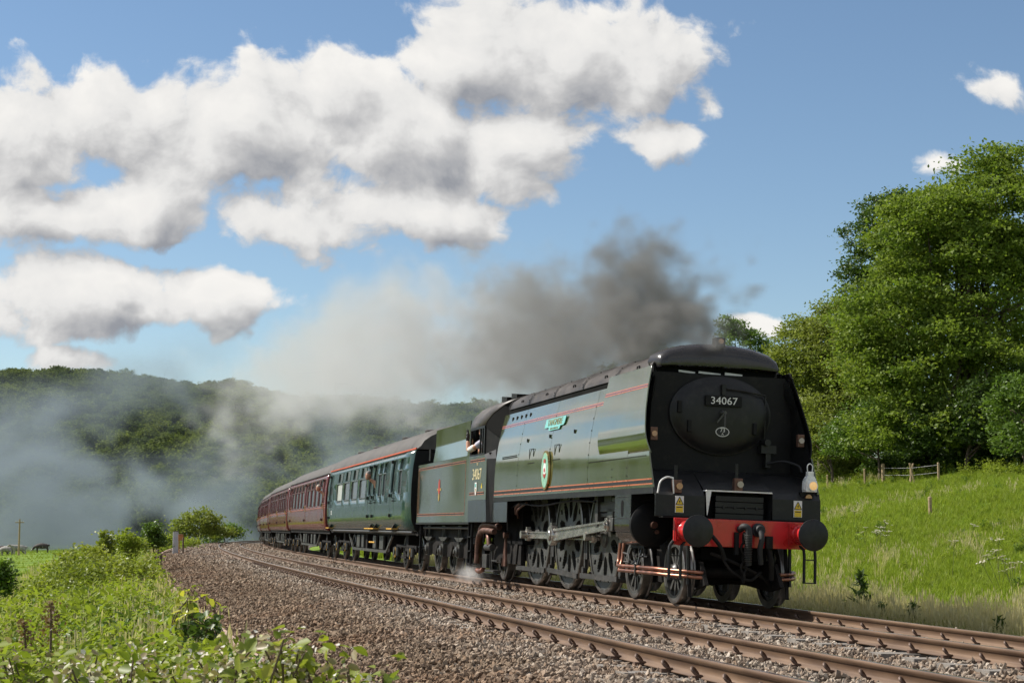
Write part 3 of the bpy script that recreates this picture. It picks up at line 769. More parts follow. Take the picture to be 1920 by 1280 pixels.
spl = MB(); ellipse(spl, on_front(0, .285, 2.55), .108, .072, 0, .010); sp = spl.build('shed_plate', MAT['white_paint'], door)
spl = MB(); ellipse(spl, on_front(0, .285, 2.55), .097, .061, 0, .0125); spl.build('shed_plate_field', MAT['ink'], sp)
text_obj('shed_code', '73', .085, MAT['white_paint'], sp, on_front(0, .271, 2.574), .002); text_obj('shed_letter', 'A', .05, MAT['white_paint'], sp, on_front(0, .271, 2.517), .002)
mb = MB(); mb.lathe((0, .28, 2.83), (0, -1, 0), [(0, .05), (.05, .045), (.07, .03), (.11, .028)], 16); mb.bar((0, .19, 2.83), (-.13, .17, 2.68), .022, .022); mb.bar((0, .165, 2.83), (-.005, .16, 2.62), .02, .02); mb.build('door_dart', MAT['wheel_grey'], door)
for x, z in ((-.52, 2.62), (.52, 2.62), (-.68, 2.9)): mb = MB(); mb.box(x - .03, x + .03, .27, .33, z - .09, z + .09); mb.build('door_clamp', BM_, door, None, .01)
mb = MB(); mb.tube([(.04, .26, 3.2), (.3, .26, 3.18), (.62, .3, 3.14), (.70, .34, 3.13)], .014, 8); mb.tube([(.70, .34, 3.14), (.70, .34, 2.5), (.72, .36, 2.4)], .014, 8); mb.box(-.03, .03, .24, .30, 3.10, 3.26); mb.build('handrail', BS, LOCO, 40)
mb = MB(); mb.box(.62, .86, .26, .42, 2.26, 2.38); mb.box(.70, .78, .28, .42, 2.05, 2.26); mb.tube(bez([(.72, .3, 2.1), (.9, .1, 2.14), (1.08, -.05, 2.08), (1.12, -.1, 1.98)]), .02, 8); mb.cyl((.70, .2, 2.42), (.70, .42, 2.42), .05); mb.build('steam_fitting', BS, LOCO, 40)
# inner wings between front plate and deflectors
for sd in (-1, 1):
    mb = MB(); rings = []
    for z in np.linspace(1.70, 3.36, 9): rings.append([(sd * (sx(z) - .025), yfront(z) + .01, z), (sd * 1.15 if z < 3 else sd * 1.02, .43, z)])
    mb.rings(rings, False, False); mb.build('wing_panel', BM_, LOCO, 40)
    # marker lights on the wings
    y = .02; x = sd * 1.155; z = 2.46
    mb = MB(); mb.box(x - .055, x + .055, y, y + .07, z - .095, z + .095); mk = mb.build('marker_light', MAT['copper_dull'], LOCO, None, .008)
    mb = MB(); mb.cyl((x + .0, y, z), (x, y - .025, z), .042); mb.build('lens', MAT['amber_lens'] if sd < 0 else MAT['clear_lens'], mk, 40)
for t0, t1 in ((3.18, 3.42),):
    # pale inspection patches inside the right-hand deflector
    for a, b in ((.36, .62), (.72, .92)):
        mb = MB(); x0, x1 = sx(t0) + .038, sx(t1) + .038
        mb.rings([[(x0, a, t0), (x0, b, t0), (x0 - .006, b, t0), (x0 - .006, a, t0)], [(x1, a + .05, t1), (x1, b + .05, t1), (x1 - .006, b + .05, t1), (x1 - .006, a + .05, t1)]])
        mb.build('deflector_patch', MAT['hood_paint'], LOCO)
# apron and valance
def apron(z, y): return y
prof = [(.40, 1.96), (.05, 1.90), (-.34, 1.66), (-.42, 1.60)]
for (x0, x1) in ((-1.27, -.52), (.52, 1.27)):
    mb = MB(); mb.rings([[(x, y, z) for y, z in prof + [(-.455, 1.56), (-.46, 1.26), (-.44, 1.25), (-.435, 1.54), (-.40, 1.57), (.05, 1.87), (.40, 1.93)]] for x in (x0, x1)])
    mb.build('valance', BS, LOCO, 30)
mb = MB(); mb.rings([[(x, y, z) for y, z in ((.40, 1.96), (.05, 1.90), (-.34, 1.69), (-.36, 1.67), (.05, 1.87), (.40, 1.93))] for x in (-.517, .517)]); mb.build('apron', BS, LOCO, 30)
# recess with tread box
mb = MB(); mb.prism([(-.515, 1.635), (.515, 1.635), (.50, 1.655), (-.50, 1.655)], 'y', -.475, -.1); mb.build('recess_lip', MAT['white_paint'], LOCO)  # white here paints the sunlight on the edge of the lip
mb = MB()
mb.add([(-.515, -.47, 1.63), (-.36, -.12, 1.63), (-.36, -.12, 1.24), (-.50, -.46, 1.24), (-.44, -.47, 1.63)], [(0, 1, 2, 3)])
mb.add([(.515, -.47, 1.63), (.42, -.12, 1.63), (.42, -.12, 1.24), (.50, -.46, 1.24)], [(0, 1, 2, 3)])
mb.box(-.5, .5, -.13, -.1, 1.24, 1.63); mb.build('recess', BM_, LOCO)
mb = MB(); mb.add([(-.517, -.478, 1.64), (-.43, -.478, 1.64), (-.485, -.478, 1.29), (-.495, -.478, 1.29)], [(0, 1, 2, 3)]); mb.build('recess_edge', MAT['white_paint'], LOCO)  # white strip standing for the sunlit side edge of the recess
mb = MB()
for i in range(4): mb.box(-.34, .40, -.40 - .012 * (i % 2), -.15, 1.245 + i * .085, 1.322 + i * .085)
for i in range(4): mb.cyl((-.22 + i * .17, -.43, 1.41), (-.22 + i * .17, -.40, 1.41), .02, None, 8)
mb.build('tread_box', BS, LOCO, None, .004)
# buffer beam and buffers
mb = MB(); mb.prism([(-1.04, .86), (-.95, .845), (.95, .845), (1.04, .86), (1.04, 1.235), (-1.04, 1.235)], 'y', -.64, -.59); bb = mb.build('buffer_beam', MAT['red_paint'], LOCO, None, .006)
mb = MB(); mb.box(-1.20, 1.20, -.60, -.42, 1.235, 1.25); mb.build('running_plate', BM_, LOCO)
for sd in (-1, 1):
    x = sd * .8636; z = 1.054
    mb = MB(); mb.box(x - .16, x + .16, -.665, -.642, z - .15, z + .15)
    mb.lathe((x, -.66, z), (0, -1, 0), [(0, .145), (.05, .135), (.06, .125), (.33, .115), (.34, .095)], 32)
    for a in (-.12, .12):
        for b in (-.11, .11): mb.cyl((x + a, -.66, z + b), (x + a, -.69, z + b), .02, None, 6)
    bu = mb.build('buffer', MAT['red_paint'], LOCO, 40)
    mb = MB(); mb.lathe((x, -.98, z), (0, -1, 0), [(-.04, .085), (.10, .085), (.12, .10), (.135, .215), (.165, .225), (.18, .222), (.188, .20), (.194, .06), (.195, .001)], 48, False); mb.build('buffer_head', MAT['buffer_face'], bu, 35)
# vacuum and steam pipes on the beam
mb = MB(); mb.tube(bez([(-.06, -.66, 1.10), (-.03, -.76, 1.14), (.02, -.80, 1.10), (.03, -.80, .95), (.02, -.78, .78), (.05, -.74, .6)]), .05, 14); h = mb.build('vacuum_hose', MAT['rubber'], LOCO, 40)
mb = MB()
for z in np.arange(.66, 1.04, .024): mb.lathe((.027, -.80 + .06 * max(0, (.8 - z)), z), (0, 0, 1), [(-.006, .05), (0, .058), (.006, .05)], 14, False)
mb.build('hose_coil', MAT['wheel_grey'], h, 40)
mb = MB(); mb.lathe((.22, -.65, 1.10), (0, -1, 0), [(0, .10), (.05, .10), (.06, .08), (.12, .06)], 20); mb.tube(bez([(.22, -.76, 1.08), (.22, -.82, .98), (.2, -.80, .82), (.24, -.74, .62)]), .04, 12); mb.build('steam_heat_hose', MAT['rubber'], LOCO, 40)
mb = MB(); mb.box(.33, .43, -.72, -.66, .84, 1.02); mb.build('pipe_bracket', BM_, LOCO); mb = MB(); mb.box(-.14, -.08, -.70, -.65, .74, 1.06); mb.build('pipe_bracket', BM_, LOCO); mb = MB(); mb.tube(bez([(-.50, -.72, 1.0), (-.38, -.76, .84), (-.30, -.74, .66)]), .03, 10)
mb.build('brake_pipe', BM_, LOCO)
mb = MB()
for k in range(5):
    z = .98 - k * .14; mb.tube([(-.02 + .04 * math.cos(t) if k % 2 else -.02, -.74 + (.04 * math.cos(t) if not k % 2 else 0), z + .075 * math.sin(t)) for t in np.linspace(0, 2 * PI, 13)], .016, 6)
mb.tube(bez([(-.3, -.6, .7), (-.18, -.7, .5), (.1, -.66, .38), (.3, -.6, .5)]), .022, 8); mb.tube(bez([(-.45, -.55, .75), (-.1, -.62, .62), (.3, -.55, .45), (.55, -.4, .3)]), .025, 8); mb.tube(bez([(.38, -.66, .86), (.42, -.68, .65), (.46, -.6, .4)]), .04, 10)
mb.build('screw_coupling', MAT['frame_dirt'], LOCO, 40)
# front steps
for sd in (-1, 1):
    mb = MB(); y = -.66
    for x in (.94, 1.11): mb.tube([(sd * (x - .07), y + .04, .90), (sd * (x - .01), y, .84), (sd * x, y, .74), (sd * x, y, .36)], .022, 8)
    for z in (.70, .37): mb.bar((sd * .93, y, z), (sd * 1.12, y, z), .05, .016)
    mb.bar((sd * .78, -.50, .85), (sd * .78, -.52, .30), .03, .05)
    mb.build('front_step', BS, LOCO, 40)
    mb = MB(); mb.bar((sd * .745, -.42, .85), (sd * .745, -.52, .12), .05, .02); mb.build('guard_iron', MAT['frame_dirt'], LOCO)
# lamp irons and lights along the apron
for x, z, nm in ((-.93, 1.69, 'amber_lens'), (0., 1.75, 'clear_lens')):
    mb = MB(); mb.box(x - .065, x + .065, -.44, -.34, z - .10, z + .09); lt = mb.build('electric_lamp', MAT['copper_dull'], LOCO, None, .01)
    mb = MB(); mb.cyl((x + .02, -.44, z), (x + .02, -.465, z), .048); mb.build('lens', MAT[nm], lt, 40)
    mb = MB(); mb.box(x - .028, x + .02, -.36, -.35, z + .09, z + .30); mb.build('lamp_iron', BS, lt, None, .004)
mb = MB(); mb.tube(bez([(-1.0, -.44, 1.80), (-1.10, -.44, 1.81), (-1.20, -.45, 1.74), (-1.24, -.46, 1.58)]), [.013] * 25, 8); mb.bar((-1.01, -.45, 1.80), (-.995, -.455, 1.58), .035, .02); mb.build('hose_hanger', MAT['white_paint'], LOCO, 40)
mb = MB(); mb.box(.98, 1.18, -.40, -.32, 1.54, 1.68); mb.build('lamp_base', BM_, LOCO); mb = MB(); mb.cyl((1.10, -.40, 1.60), (1.10, -.425, 1.60), .05); mb.build('amber_light', MAT['amber_lens'], LOCO, 40)
# electrification warning plates
for x in (-.91, .91):
    mb = MB(); mb.box(x - .065, x + .065, -.472, -.463, 1.31, 1.55); wp = mb.build('warning_plate', MAT['white_paint'], LOCO)
    mb = MB(); F_ = on_front(x, -.4745, 1.43); quad(mb, F_, [(-.055, -.115), (.055, -.115), (.055, -.02), (-.055, -.02)], 0, .001); quad(mb, F_, [(-.05, .0), (.05, .0), (0, .095)], 0, .001); mb.build('plate_colour', MAT['sign_yellow'], wp)
    mb = MB()
    for a, b in (((-.056, -.004), (0, .104)), ((0, .104), (.056, -.004)), ((.056, -.004), (-.056, -.004))):
        pa = F_ @ Vector((*a, .002)); pb = F_ @ Vector((*b, .002)); mb.bar(pa, pb, .009, .002, (0, 1, 0))
    quad(mb, F_, [(-.006, .012), (.016, .04), (.006, .042), (.012, .07), (-.014, .036), (-.002, .034)], .001, .003)
    quad(mb, F_, [(-.045, -.048), (.045, -.048), (.045, -.034), (-.045, -.034)], .001, .002)
    mb.build('plate_symbol', MAT['ink'], wp)
# nameplate and crest on the flank
for sd in (-1,):
    ln = -.20
    Mn = on_side(5.5, 2.935, -(sx(2.935) + .012), 0) @ Matrix.Rotation(-.165, 4, 'X')
    mb = MB(); quad(mb, Mn, [(-.70, -.075), (-.40, -.075), (-.36, -.135), (.36, -.135), (.40, -.075), (.60, -.075), (.66, -.04), (.70, .085), (-.66, .085)], 0, .016); npn = mb.build('nameplate', MAT['plate_blue'], LOCO, None, .003)
    text_obj('name_letters', 'TANGMERE', .165, MAT['brass'], npn, Mn @ Matrix.Translation((0, .006, .016)), .006, squeeze=1.18)
    text_obj('class_letters', 'BATTLE OF BRITAIN CLASS', .046, MAT['brass'], npn, Mn @ Matrix.Translation((0, -.105, .016)), .003)
    zc = 2.09; Mc = on_side(5.72, zc, -(sx(zc) + .006), 0)
    mb = MB(); ellipse(mb, Mc, .275, .35, 0, .03, 48); cr = mb.build('crest', MAT['brass'], LOCO, 40)
    mb = MB(); ellipse(mb, Mc, .238, .312, .02, .034, 48); cf = mb.build('crest_field', MAT['crest_green'], cr)
    mb = MB(); ellipse(mb, Mc @ Matrix.Translation((0, .02, 0)), .095, .11, .03, .038); mb.build('crest_ring', MAT['white_paint'], cr)
    mb = MB(); ellipse(mb, Mc @ Matrix.Translation((0, .0, 0)), .045, .04, .036, .042); mb.build('crest_boss', MAT['crest_red'], cr); mb = MB(); quad(mb, Mc, [(-.12, -.06), (-.04, -.08), (0, -.06), (.04, -.08), (.12, -.06), (.05, -.12), (0, -.15), (-.05, -.12)], .034, .040); mb.build('crest_wings', MAT['crest_red'], cr); mb = MB(); quad(mb, Mc, [(-.06, .13), (.06, .13), (.07, .19), (.03, .17), (0, .205), (-.03, .17), (-.07, .19)], .034, .042); mb.build('crest_crown', MAT['crest_red'], cr)
# ------------------------------------------------------------------ cab
CX = 1.36
for sd in (-1, 1):
    mb = MB(); mb.prism([(10.32, 1.625), (12.08, 1.625), (12.08, 2.56), (10.60, 2.56), (10.34, 2.46)], 'x', sd * (CX - .02), sd * CX); cabs = mb.build('cab_side', G, LOCO, None, .005)
    mb = MB(); mb.prism([(10.20, 1.17), (12.0, 1.17), (12.04, 1.622), (10.30, 1.622)], 'x', sd * (CX - .02), sd * (CX - .001)); mb.build('cab_valance', B, LOCO, None, .004)
    # angled sheet joining cab side and casing
    mb = MB(); mb.add([(sd * CX, 10.20, 1.17), (sd * CX, 10.33, 2.46), (sd * 1.255, 9.91, 2.46), (sd * 1.275, 9.91, 1.6), (sd * 1.275, 10.13, 1.17)], [(0, 1, 2, 3, 4)]); mb.build('cab_wing', BM_, LOCO)
    mb = MB(); mb.add([(sd * CX, 10.60, 2.562), (sd * CX, 10.33, 2.462), (sd * 1.255, 9.91, 2.462), (sd * 1.2, 10.2, 2.66)], [(0, 1, 2, 3)]); mb.build('cab_ledge', BS, LOCO)
    # window opening
    mb = MB()
    for (y0, y1, z0, z1) in ((10.60, 12.05, 2.56, 2.60), (10.62, 10.69, 2.60, 3.16), (12.0, 12.06, 2.60, 3.16), (10.62, 12.06, 3.12, 3.17), (11.05, 11.10, 2.60, 3.12), (10.83, 10.87, 2.60, 3.12)): mb.box(sd * (CX - .035), sd * (CX - .004), y0, y1, z0, z1)
    mb.build('cab_window_frame', BS, LOCO)
    mb = MB(); mb.box(sd * (CX - .025), sd * (CX - .02), 10.69, 11.05, 2.60, 3.12); mb.build('cab_window_pane', MAT['cab_glass'], LOCO)
    for zz in (1.74, 2.43):
        mb = MB()
        for a, b, m in ((0, .012, 0), (.045, .057, 0)): mb.box(sd * (CX + .001), sd * (CX + .004), 10.50, 11.92, zz + a, zz + b)
        ll = mb.build('lining', MAT['orange_line'], cabs)
        mb = MB(); mb.box(sd * (CX + .001), sd * (CX + .003), 10.50, 11.92, zz + .013, zz + .044); mb.build('lining_dark', MAT['ink'], cabs)
text_obj('cab_number', '34067', .33, MAT['cream_paint'], LOCO, on_side(11.22, 2.16, -(CX + .003)), .002, squeeze=1.08)
text_obj('power_class', '7P5F', .075, MAT['cream_paint'], LOCO, on_side(11.2, 2.38, -(CX + .003)), .002)
Ms = on_side(11.25, 1.90, -(CX + .002))
mb = MB(); quad(mb, Ms, [(-.09, .10), (.09, .10), (.09, -.06), (.05, -.14), (0, -.18), (-.05, -.14), (-.09, -.06)], 0, .012); sh = mb.build('cab_shield', MAT['white_paint'], LOCO)
mb = MB(); quad(mb, Ms, [(-.065, .075), (.065, .075), (.065, .0), (-.065, .0)], .012, .014); mb.build('shield_field', MAT['plate_blue'], sh)
mb = MB(); quad(mb, Ms, [(-.05, -.03), (.05, -.03), (.0, -.13)], .012, .014); mb.build('shield_base', MAT['gold'], sh)
mb = MB(); quad(mb, on_side(10.72, 1.92, -(CX + .002)), [(-.05, -.05), (.05, -.05), (0, .06)], 0, .003); mb.build('route_mark', MAT['sign_yellow'], LOCO)
# cab roof, open towards the front quarter, and the spectacle plate
ROOF = [(1.345, 3.16), (1.33, 3.26), (1.26, 3.42), (1.10, 3.58), (.86, 3.71), (.55, 3.82), (.25, 3.885), (0, 3.90)]
def cab_front(i): return float(np.interp(i, [0, 1, 2, 3, 4, 5, 7], [10.62, 10.55, 10.30, 9.98, 9.82, 9.78, 9.77]))
r0 = []; r1 = []
for i, (x, z) in enumerate(ROOF): r0.append((-x, cab_front(i), z)); r1.append((-x, 12.1, z))
for i in range(len(ROOF) - 2, -1, -1): x, z = ROOF[i]; r0.append((x, cab_front(i), z)); r1.append((x, 12.1, z))
mb = MB(); mb.rings([r0, r1], False, False); rf = mb.build('cab_roof', MAT['smoke_roof'], LOCO, 50)
md = rf.modifiers.new('solid', 'SOLIDIFY'); md.thickness = .03; md.offset = -1
mb = MB(); mb.rings([[(x * .995, y + .015, z - .03) for x, y, z in r0], [(max(-1.1, min(1.1, x * .93)), 9.80, max(2.5, z - .35) if abs(x) > 1 else z - .12) for x, y, z in r0]], False, False); mb.build('spectacle_plate', MAT['dark_inside'], LOCO, 40)
for sd in (-1, 1):
    mb = MB(); mb.add([(sd * 1.33, 10.62, 3.15), (sd * 1.33, 10.62, 2.56), (sd * 1.05, 9.92, 2.46), (sd * 1.05, 9.92, 3.36)], [(0, 1, 2, 3)]); mb.build('spectacle_window', BM_, LOCO)
mb = MB(); mb.box(-1.3, 1.3, 10.3, 11.0, 1.2, 2.6); mb.box(-1.3, 1.3, 10.95, 12.0, 1.2, 1.5); mb.box(-1.0, 1.0, 10.4, 11.0, 2.6, 3.6); mb.build('cab_interior', MAT['dark_inside'], LOCO)
for dy in (10.4, 11.3):
    mb = MB(); mb.rings([[(x, dy, z) for x, z in ((-.75, 3.76), (-.75, 3.84), (.75, 3.84), (.75, 3.76))], [(x, dy + .7, z) for x, z in ((-.7, 3.78), (-.7, 3.90), (.7, 3.90), (.7, 3.78))]]); mb.build('roof_ventilator', BM_, LOCO)
# ------------------------------------------------------------------ running gear
for sd in (-1, 1):
    for y in (0., 1.905): pony('bogie_wheel', LOCO, y, sd)
    for y in (3.581, 5.829, 8.077): driver('driving_wheel', LOCO, y, sd)
    pony('trailing_wheel', LOCO, 10.82, sd)
mb = MB()
for y, r in ((0, .07), (1.905, .07), (3.581, .1), (5.829, .1), (8.077, .1), (10.82, .07)): mb.cyl((-.7, y, .94 if r > .08 else .47), (.7, y, .94 if r > .08 else .47), r)
mb.build('axles', MAT['frame_dirt'], LOCO, 40)
FD = MAT['frame_dirt']
mb = MB()
for sd in (-1, 1): mb.prism([(-.42, .85), (.2, .62), (2.2, .62), (2.7, .5), (8.9, .5), (9.6, .8), (12.0, .8), (12.0, 1.55), (-.42, 1.55)], 'x', sd * .56, sd * .53)
mb.build('main_frame', FD, LOCO)
mb = MB(); mb.lathe((0, .5, 2.35), (0, 1, 0), [(0, .80), (9.0, .95)], 24); mb.box(-.95, .95, 8.7, 10.2, .75, 2.0); mb.box(-.5, .5, -.3, 3.2, .65, 1.5); mb.box(-1.2, 1.2, .44, 9.9, 1.70, 1.74); mb.build('boiler', MAT['dark_inside'], LOCO, 40)
mb = MB(); mb.prism([(-.75, .30), (-.3, .22), (.6, .28), (1.3, .28), (2.4, .22), (2.65, .34), (2.4, .66), (1.3, .74), (.6, .74), (-.5, .62)], 'x', -.60, -.54); mb.prism([(-.75, .30), (-.3, .22), (.6, .28), (1.3, .28), (2.4, .22), (2.65, .34), (2.4, .66), (1.3, .74), (.6, .74), (-.5, .62)], 'x', .54, .60); mb.box(-.55, .55, .55, 1.35, .35, .75); mb.build('bogie_frame', FD, LOCO)
for sd in (-1, 1):
    # outside cylinder
    cz, cr, cxx = 1.13, .315, .985
    n = 14; prof = [(sd * 1.30, 1.575), (sd * 1.30, 1.13)] + [(sd * (cxx + cr * math.cos(t)), cz + cr * math.sin(t)) for t in np.linspace(0, -PI * .8, n)] + [(sd * .7, 1.0), (sd * .7, 1.575)]
    mb = MB(); mb.prism(prof, 'y', .60, 1.42); cy_ = mb.build('cylinder', B, LOCO, 40)
    mb = MB(); mb.lathe((sd * cxx, .60, cz), (0, -1, 0), [(-.02, cr + .012), (.05, cr + .012), (.07, cr - .02), (.10, .22), (.12, .001)], 36, False); mb.build('cylinder_cover', BM_, cy_, 40)
    mb = MB(); mb.cyl((sd * cxx, .50, cz), (sd * cxx, .40, cz), .05); mb.cyl((sd * (cxx - .05), .50, cz - .1), (sd * (cxx - .05), .42, cz - .1), .03); mb.build('relief_valve', MAT['copper_dull'], cy_, 40)
    mb = MB()
    for z in np.arange(1.16, 1.56, .05):
        for y in (.63, 1.39): mb.cyl((sd * 1.298, y, z), (sd * 1.308, y, z), .009, .005, 6)
    for y in np.arange(.75, 1.3, .06):
        for z in (1.54, 1.22): mb.cyl((sd * 1.298, y, z), (sd * 1.308, y, z), .009, .005, 6)
    mb.build('cylinder_rivets', MAT['wheel_grey'], cy_)['kind'] = 'stuff'
    mb = MB(); pts = [(1.03 + .055 * math.cos(t), 1.44 + .055 * math.sin(t)) for t in np.linspace(0, PI, 9)] + [(1.03 + .055 * math.cos(t), 1.30 + .055 * math.sin(t)) for t in np.linspace(PI, 2 * PI, 9)]
    mb.prism(pts, 'x', sd * 1.298, sd * 1.304); mb.build('cylinder_slot', MAT['dark_inside'], cy_)
    # slide bars, crosshead
    mb = MB(); mb.box(sd * .90, sd * 1.0, 1.42, 3.25, 1.26, 1.32); mb.box(sd * .88, sd * 1.02, 1.42, 3.3, 1.34, 1.50); mb.box(sd * .75, sd * 1.05, 3.2, 3.36, 1.1, 1.66); mb.box(sd * .93, sd * .97, 1.5, 2.9, 1.40, 1.47)
    mb.cyl((sd * .96, 1.42, 1.13), (sd * .96, 2.5, 1.13), .04); mb.build('slide_bar', MAT['gear_dark'], LOCO, 40, .004)
    mb = MB(); mb.box(sd * .86, sd * 1.04, 2.38, 2.84, 1.03, 1.24); mb.box(sd * .90, sd * 1.02, 2.45, 2.75, 1.24, 1.40); mb.cyl((sd * .84, 2.64, 1.12), (sd * 1.07, 2.64, 1.12), .07); mb.build('crosshead', MAT['wheel_grey'], LOCO, 40, .01)
    # rods: cranks stand straight back
    def rod(name, ya, za, yb, zb, x, h0, h1, th, ra, rb):
        mb = MB(); d = Vector((0, yb - ya, zb - za)).normalized(); n_ = Vector((0, -d.z, d.y))
        A = Vector((0, ya, za)) + d * ra * .8; Bv = Vector((0, yb, zb)) - d * rb * .8
        for xo, k in ((x - th / 2, 1.), (x - th * .1, .62)): pass
        web = []
        for P, h in ((A, h0), (Bv, h1)):
            web.append([P + n_ * (h / 2) + Vector((x - th / 2, 0, 0)), P + n_ * (h / 2) + Vector((x + th / 2, 0, 0)), P - n_ * (h / 2) + Vector((x + th / 2, 0, 0)), P - n_ * (h / 2) + Vector((x - th / 2, 0, 0)),
                        P - n_ * (h * .30) + Vector((x - th / 2, 0, 0)), P - n_ * (h * .27) + Vector((x - th * .12, 0, 0)), P + n_ * (h * .27) + Vector((x - th * .12, 0, 0)), P + n_ * (h * .30) + Vector((x - th / 2, 0, 0))])
        mb.rings(web)
        for (y, z, r) in ((ya, za, ra), (yb, zb, rb)):
            mb.lathe((x - th * .75, y, z), (1, 0, 0), [(0, r * .55), (0, r * .95), (.02, r), (th * 1.5, r), (th * 1.5, .02)], 28, False); mb.lathe((x - th * .75 - .035, y, z), (1, 0, 0), [(0, .01), (0, r * .45), (.01, r * .5), (.05, r * .5)], 20, False)
            mb.box(x - .04, x + .04, y - .04, y + .04, z + r * .9, z + r * 1.25)
        return mb.build(name, MAT['rod_steel'], LOCO, 35)
    pin = .305
    rod('coupling_rod', 3.581 + pin, .94, 5.829 + pin, .94, sd * .915, .13, .13, .06, .11, .12)
    rod('coupling_rod', 5.829 + pin, .94, 8.077 + pin, .94, sd * .915, .13, .13, .06, .12, .12)
    rod('connecting_rod', 2.64, 1.12, 5.829 + pin, .94, sd * 1.02, .15, .215, .075, .10, .185)
    mb = MB()
    for y in (3.581, 5.829, 8.077): mb.cyl((sd * .80, y + pin, .94), (sd * 1.07, y + pin, .94), .075)
    mb.build('crank_pin', MAT['rod_steel'], LOCO, 40)
    # brake gear
    mb = MB()
    for y in (4.72, 6.97, 9.15, 2.55):
        mb.bar((sd * .80, y, 1.25), (sd * .80, y - .04, .22), .05, .07); mb.box(sd * .70, sd * .82, y - .17, y - .06, .55, .98); mb.cyl((sd * .86, y - .03, .26), (sd * .70, y - .03, .26), .05)
        mb.cyl((sd * .86, y - .03, .36), (sd * .80, y - .03, .36), .06)
    for a, b, za, zb in ((9.3, 7.1, .29, .29), (6.9, 4.85, .31, .25), (4.65, 2.5, .27, .27)): mb.bar((sd * .90, a, za), (sd * .90, b, zb), .03, .085)
    mb.build('brake_gear', MAT['gear_dark'], LOCO)
    # sand pipes and drain pipes
    mb = MB()
    for z, dx in ((.50, 0), (.43, .03)):
        y1 = 2.05 - dx * 3
        mb.tube(bez([(sd * (1.0 - dx), y1, .85), (sd * (1.02 - dx), y1, .60), (sd * 1.06, y1 - .10, z + .01), (sd * 1.08, y1 - .25, z), (sd * 1.08, .6, z), (sd * 1.08, .1, z), (sd * 1.0, -.15, z - .01), (sd * .8, -.5, z - .02), (sd * .58, -.62, z - .03)], 6), .027, 10)
    mb.build('copper_pipe', MAT['copper'], LOCO, 40)
    mb = MB(); mb.box(sd * 1.04, sd * 1.12, .9, .93, .39, .54); mb.bar((sd * 1.0, .91, .8), (sd * 1.08, .91, .5), .02, .03); mb.bar((sd * .95, 1.9, .62), (sd * 1.02, 1.5, .58), .03, .03); mb.tube([(sd * .98, 1.95, .70), (sd * 1.0, 1.6, .68), (sd * 1.0, 1.5, .56), (sd * .98, 1.9, .56)], .015, 6); mb.build('pipe_clamp', MAT['wheel_grey'], LOCO)
    mb = MB(); 
    for y in (.75, 1.0, 1.25): mb.cyl((sd * 1.0, y, .84), (sd * 1.0, y, .70), .03); mb.tube([(sd * 1.0, y, .72), (sd * 1.05, y - .1, .66), (sd * 1.05, y - .25, .66)], .016, 6)
    mb.box(sd * .8, sd * 1.05, .7, 1.35, .78, .83); mb.build('drain_cock', BM_, LOCO, 40)
    # pipes along under the footplate
    mb = MB(); mb.tube(bez([(sd * 1.15, 3.0, 1.50), (sd * 1.18, 4.5, 1.53), (sd * 1.17, 6.5, 1.47), (sd * 1.18, 8.0, 1.52), (sd * 1.14, 8.9, 1.46)]), .016, 8); mb.build('oil_pipe', BM_, LOCO, 40)
    mb = MB(); mb.tube(bez([(sd * 1.18, 8.05, 1.53), (sd * 1.15, 8.5, 1.45), (sd * 1.05, 8.9, 1.34)]), .026, 8); mb.tube(bez([(sd * 1.16, 7.6, 1.54), (sd * 1.14, 8.4, 1.40), (sd * 1.0, 8.9, 1.27)]), .022, 8); mb.build('feed_pipe', MAT['copper_dull'], LOCO, 40)
    mb = MB(); mb.box(sd * .82, sd * 1.0, 2.6, 3.0, 1.50, 1.60); mb.box(sd * .92, sd * 1.0, 2.72, 2.86, 1.60, 1.66); mb.box(sd * .86, sd * 1.08, 2.0, 2.3, 1.5, 1.56); mb.tube(bez([(sd * .95, 2.3, 1.55), (sd * 1.05, 2.2, 1.6), (sd * 1.05, 2.0, 1.52)]), .018, 8); mb.build('lubricator', MAT['wheel_grey'], LOCO)
    # injectors, pipes and steps under the cab
    mb = MB()
    mb.tube(bez([(sd * 1.10, 10.05, 1.08), (sd * 1.20, 10.5, 1.12), (sd * 1.20, 11.15, 1.10), (sd * 1.18, 11.5, .92), (sd * 1.18, 11.6, .45)]), .065, 12)
    mb.tube(bez([(sd * 1.22, 10.0, .98), (sd * 1.26, 10.4, 1.0), (sd * 1.26, 11.0, .98), (sd * 1.25, 11.35, .80), (sd * 1.25, 11.42, .32)]), .06, 12)
    mb.tube(bez([(sd * 1.2, 10.65, .95), (sd * 1.22, 10.5, .86), (sd * 1.22, 10.42, .70)]), .055, 12); mb.build('injector_pipe', MAT['copper_dull'], LOCO, 40)
    mb = MB(); mb.cyl((sd * 1.2, 10.2, .66), (sd * 1.2, 10.75, .66), .07); mb.box(sd * 1.10, sd * 1.24, 10.55, 10.95, .24, .52); mb.bar((sd * 1.2, 10.2, .62), (sd * 1.2, 10.2, .18), .03, .03); mb.bar((sd * 1.2, 10.35, .6), (sd * 1.2, 10.35, .18), .025, .025)
    mb.box(sd * 1.12, sd * 1.28, 9.7, 10.5, .17, .21); mb.bar((sd * 1.2, 10.2, .40), (sd * 1.2, 9.7, .40), .03, .03); mb.build('injector', MAT['gear_dark'], LOCO, 40)
    mb = MB(); mb.tube([(sd * 1.22, 10.9, .20), (sd * 1.24, 11.15, .15), (sd * 1.24, 11.4, .17)], .05, 12); mb.build('overflow_pipe', MAT['copper'], LOCO, 40)
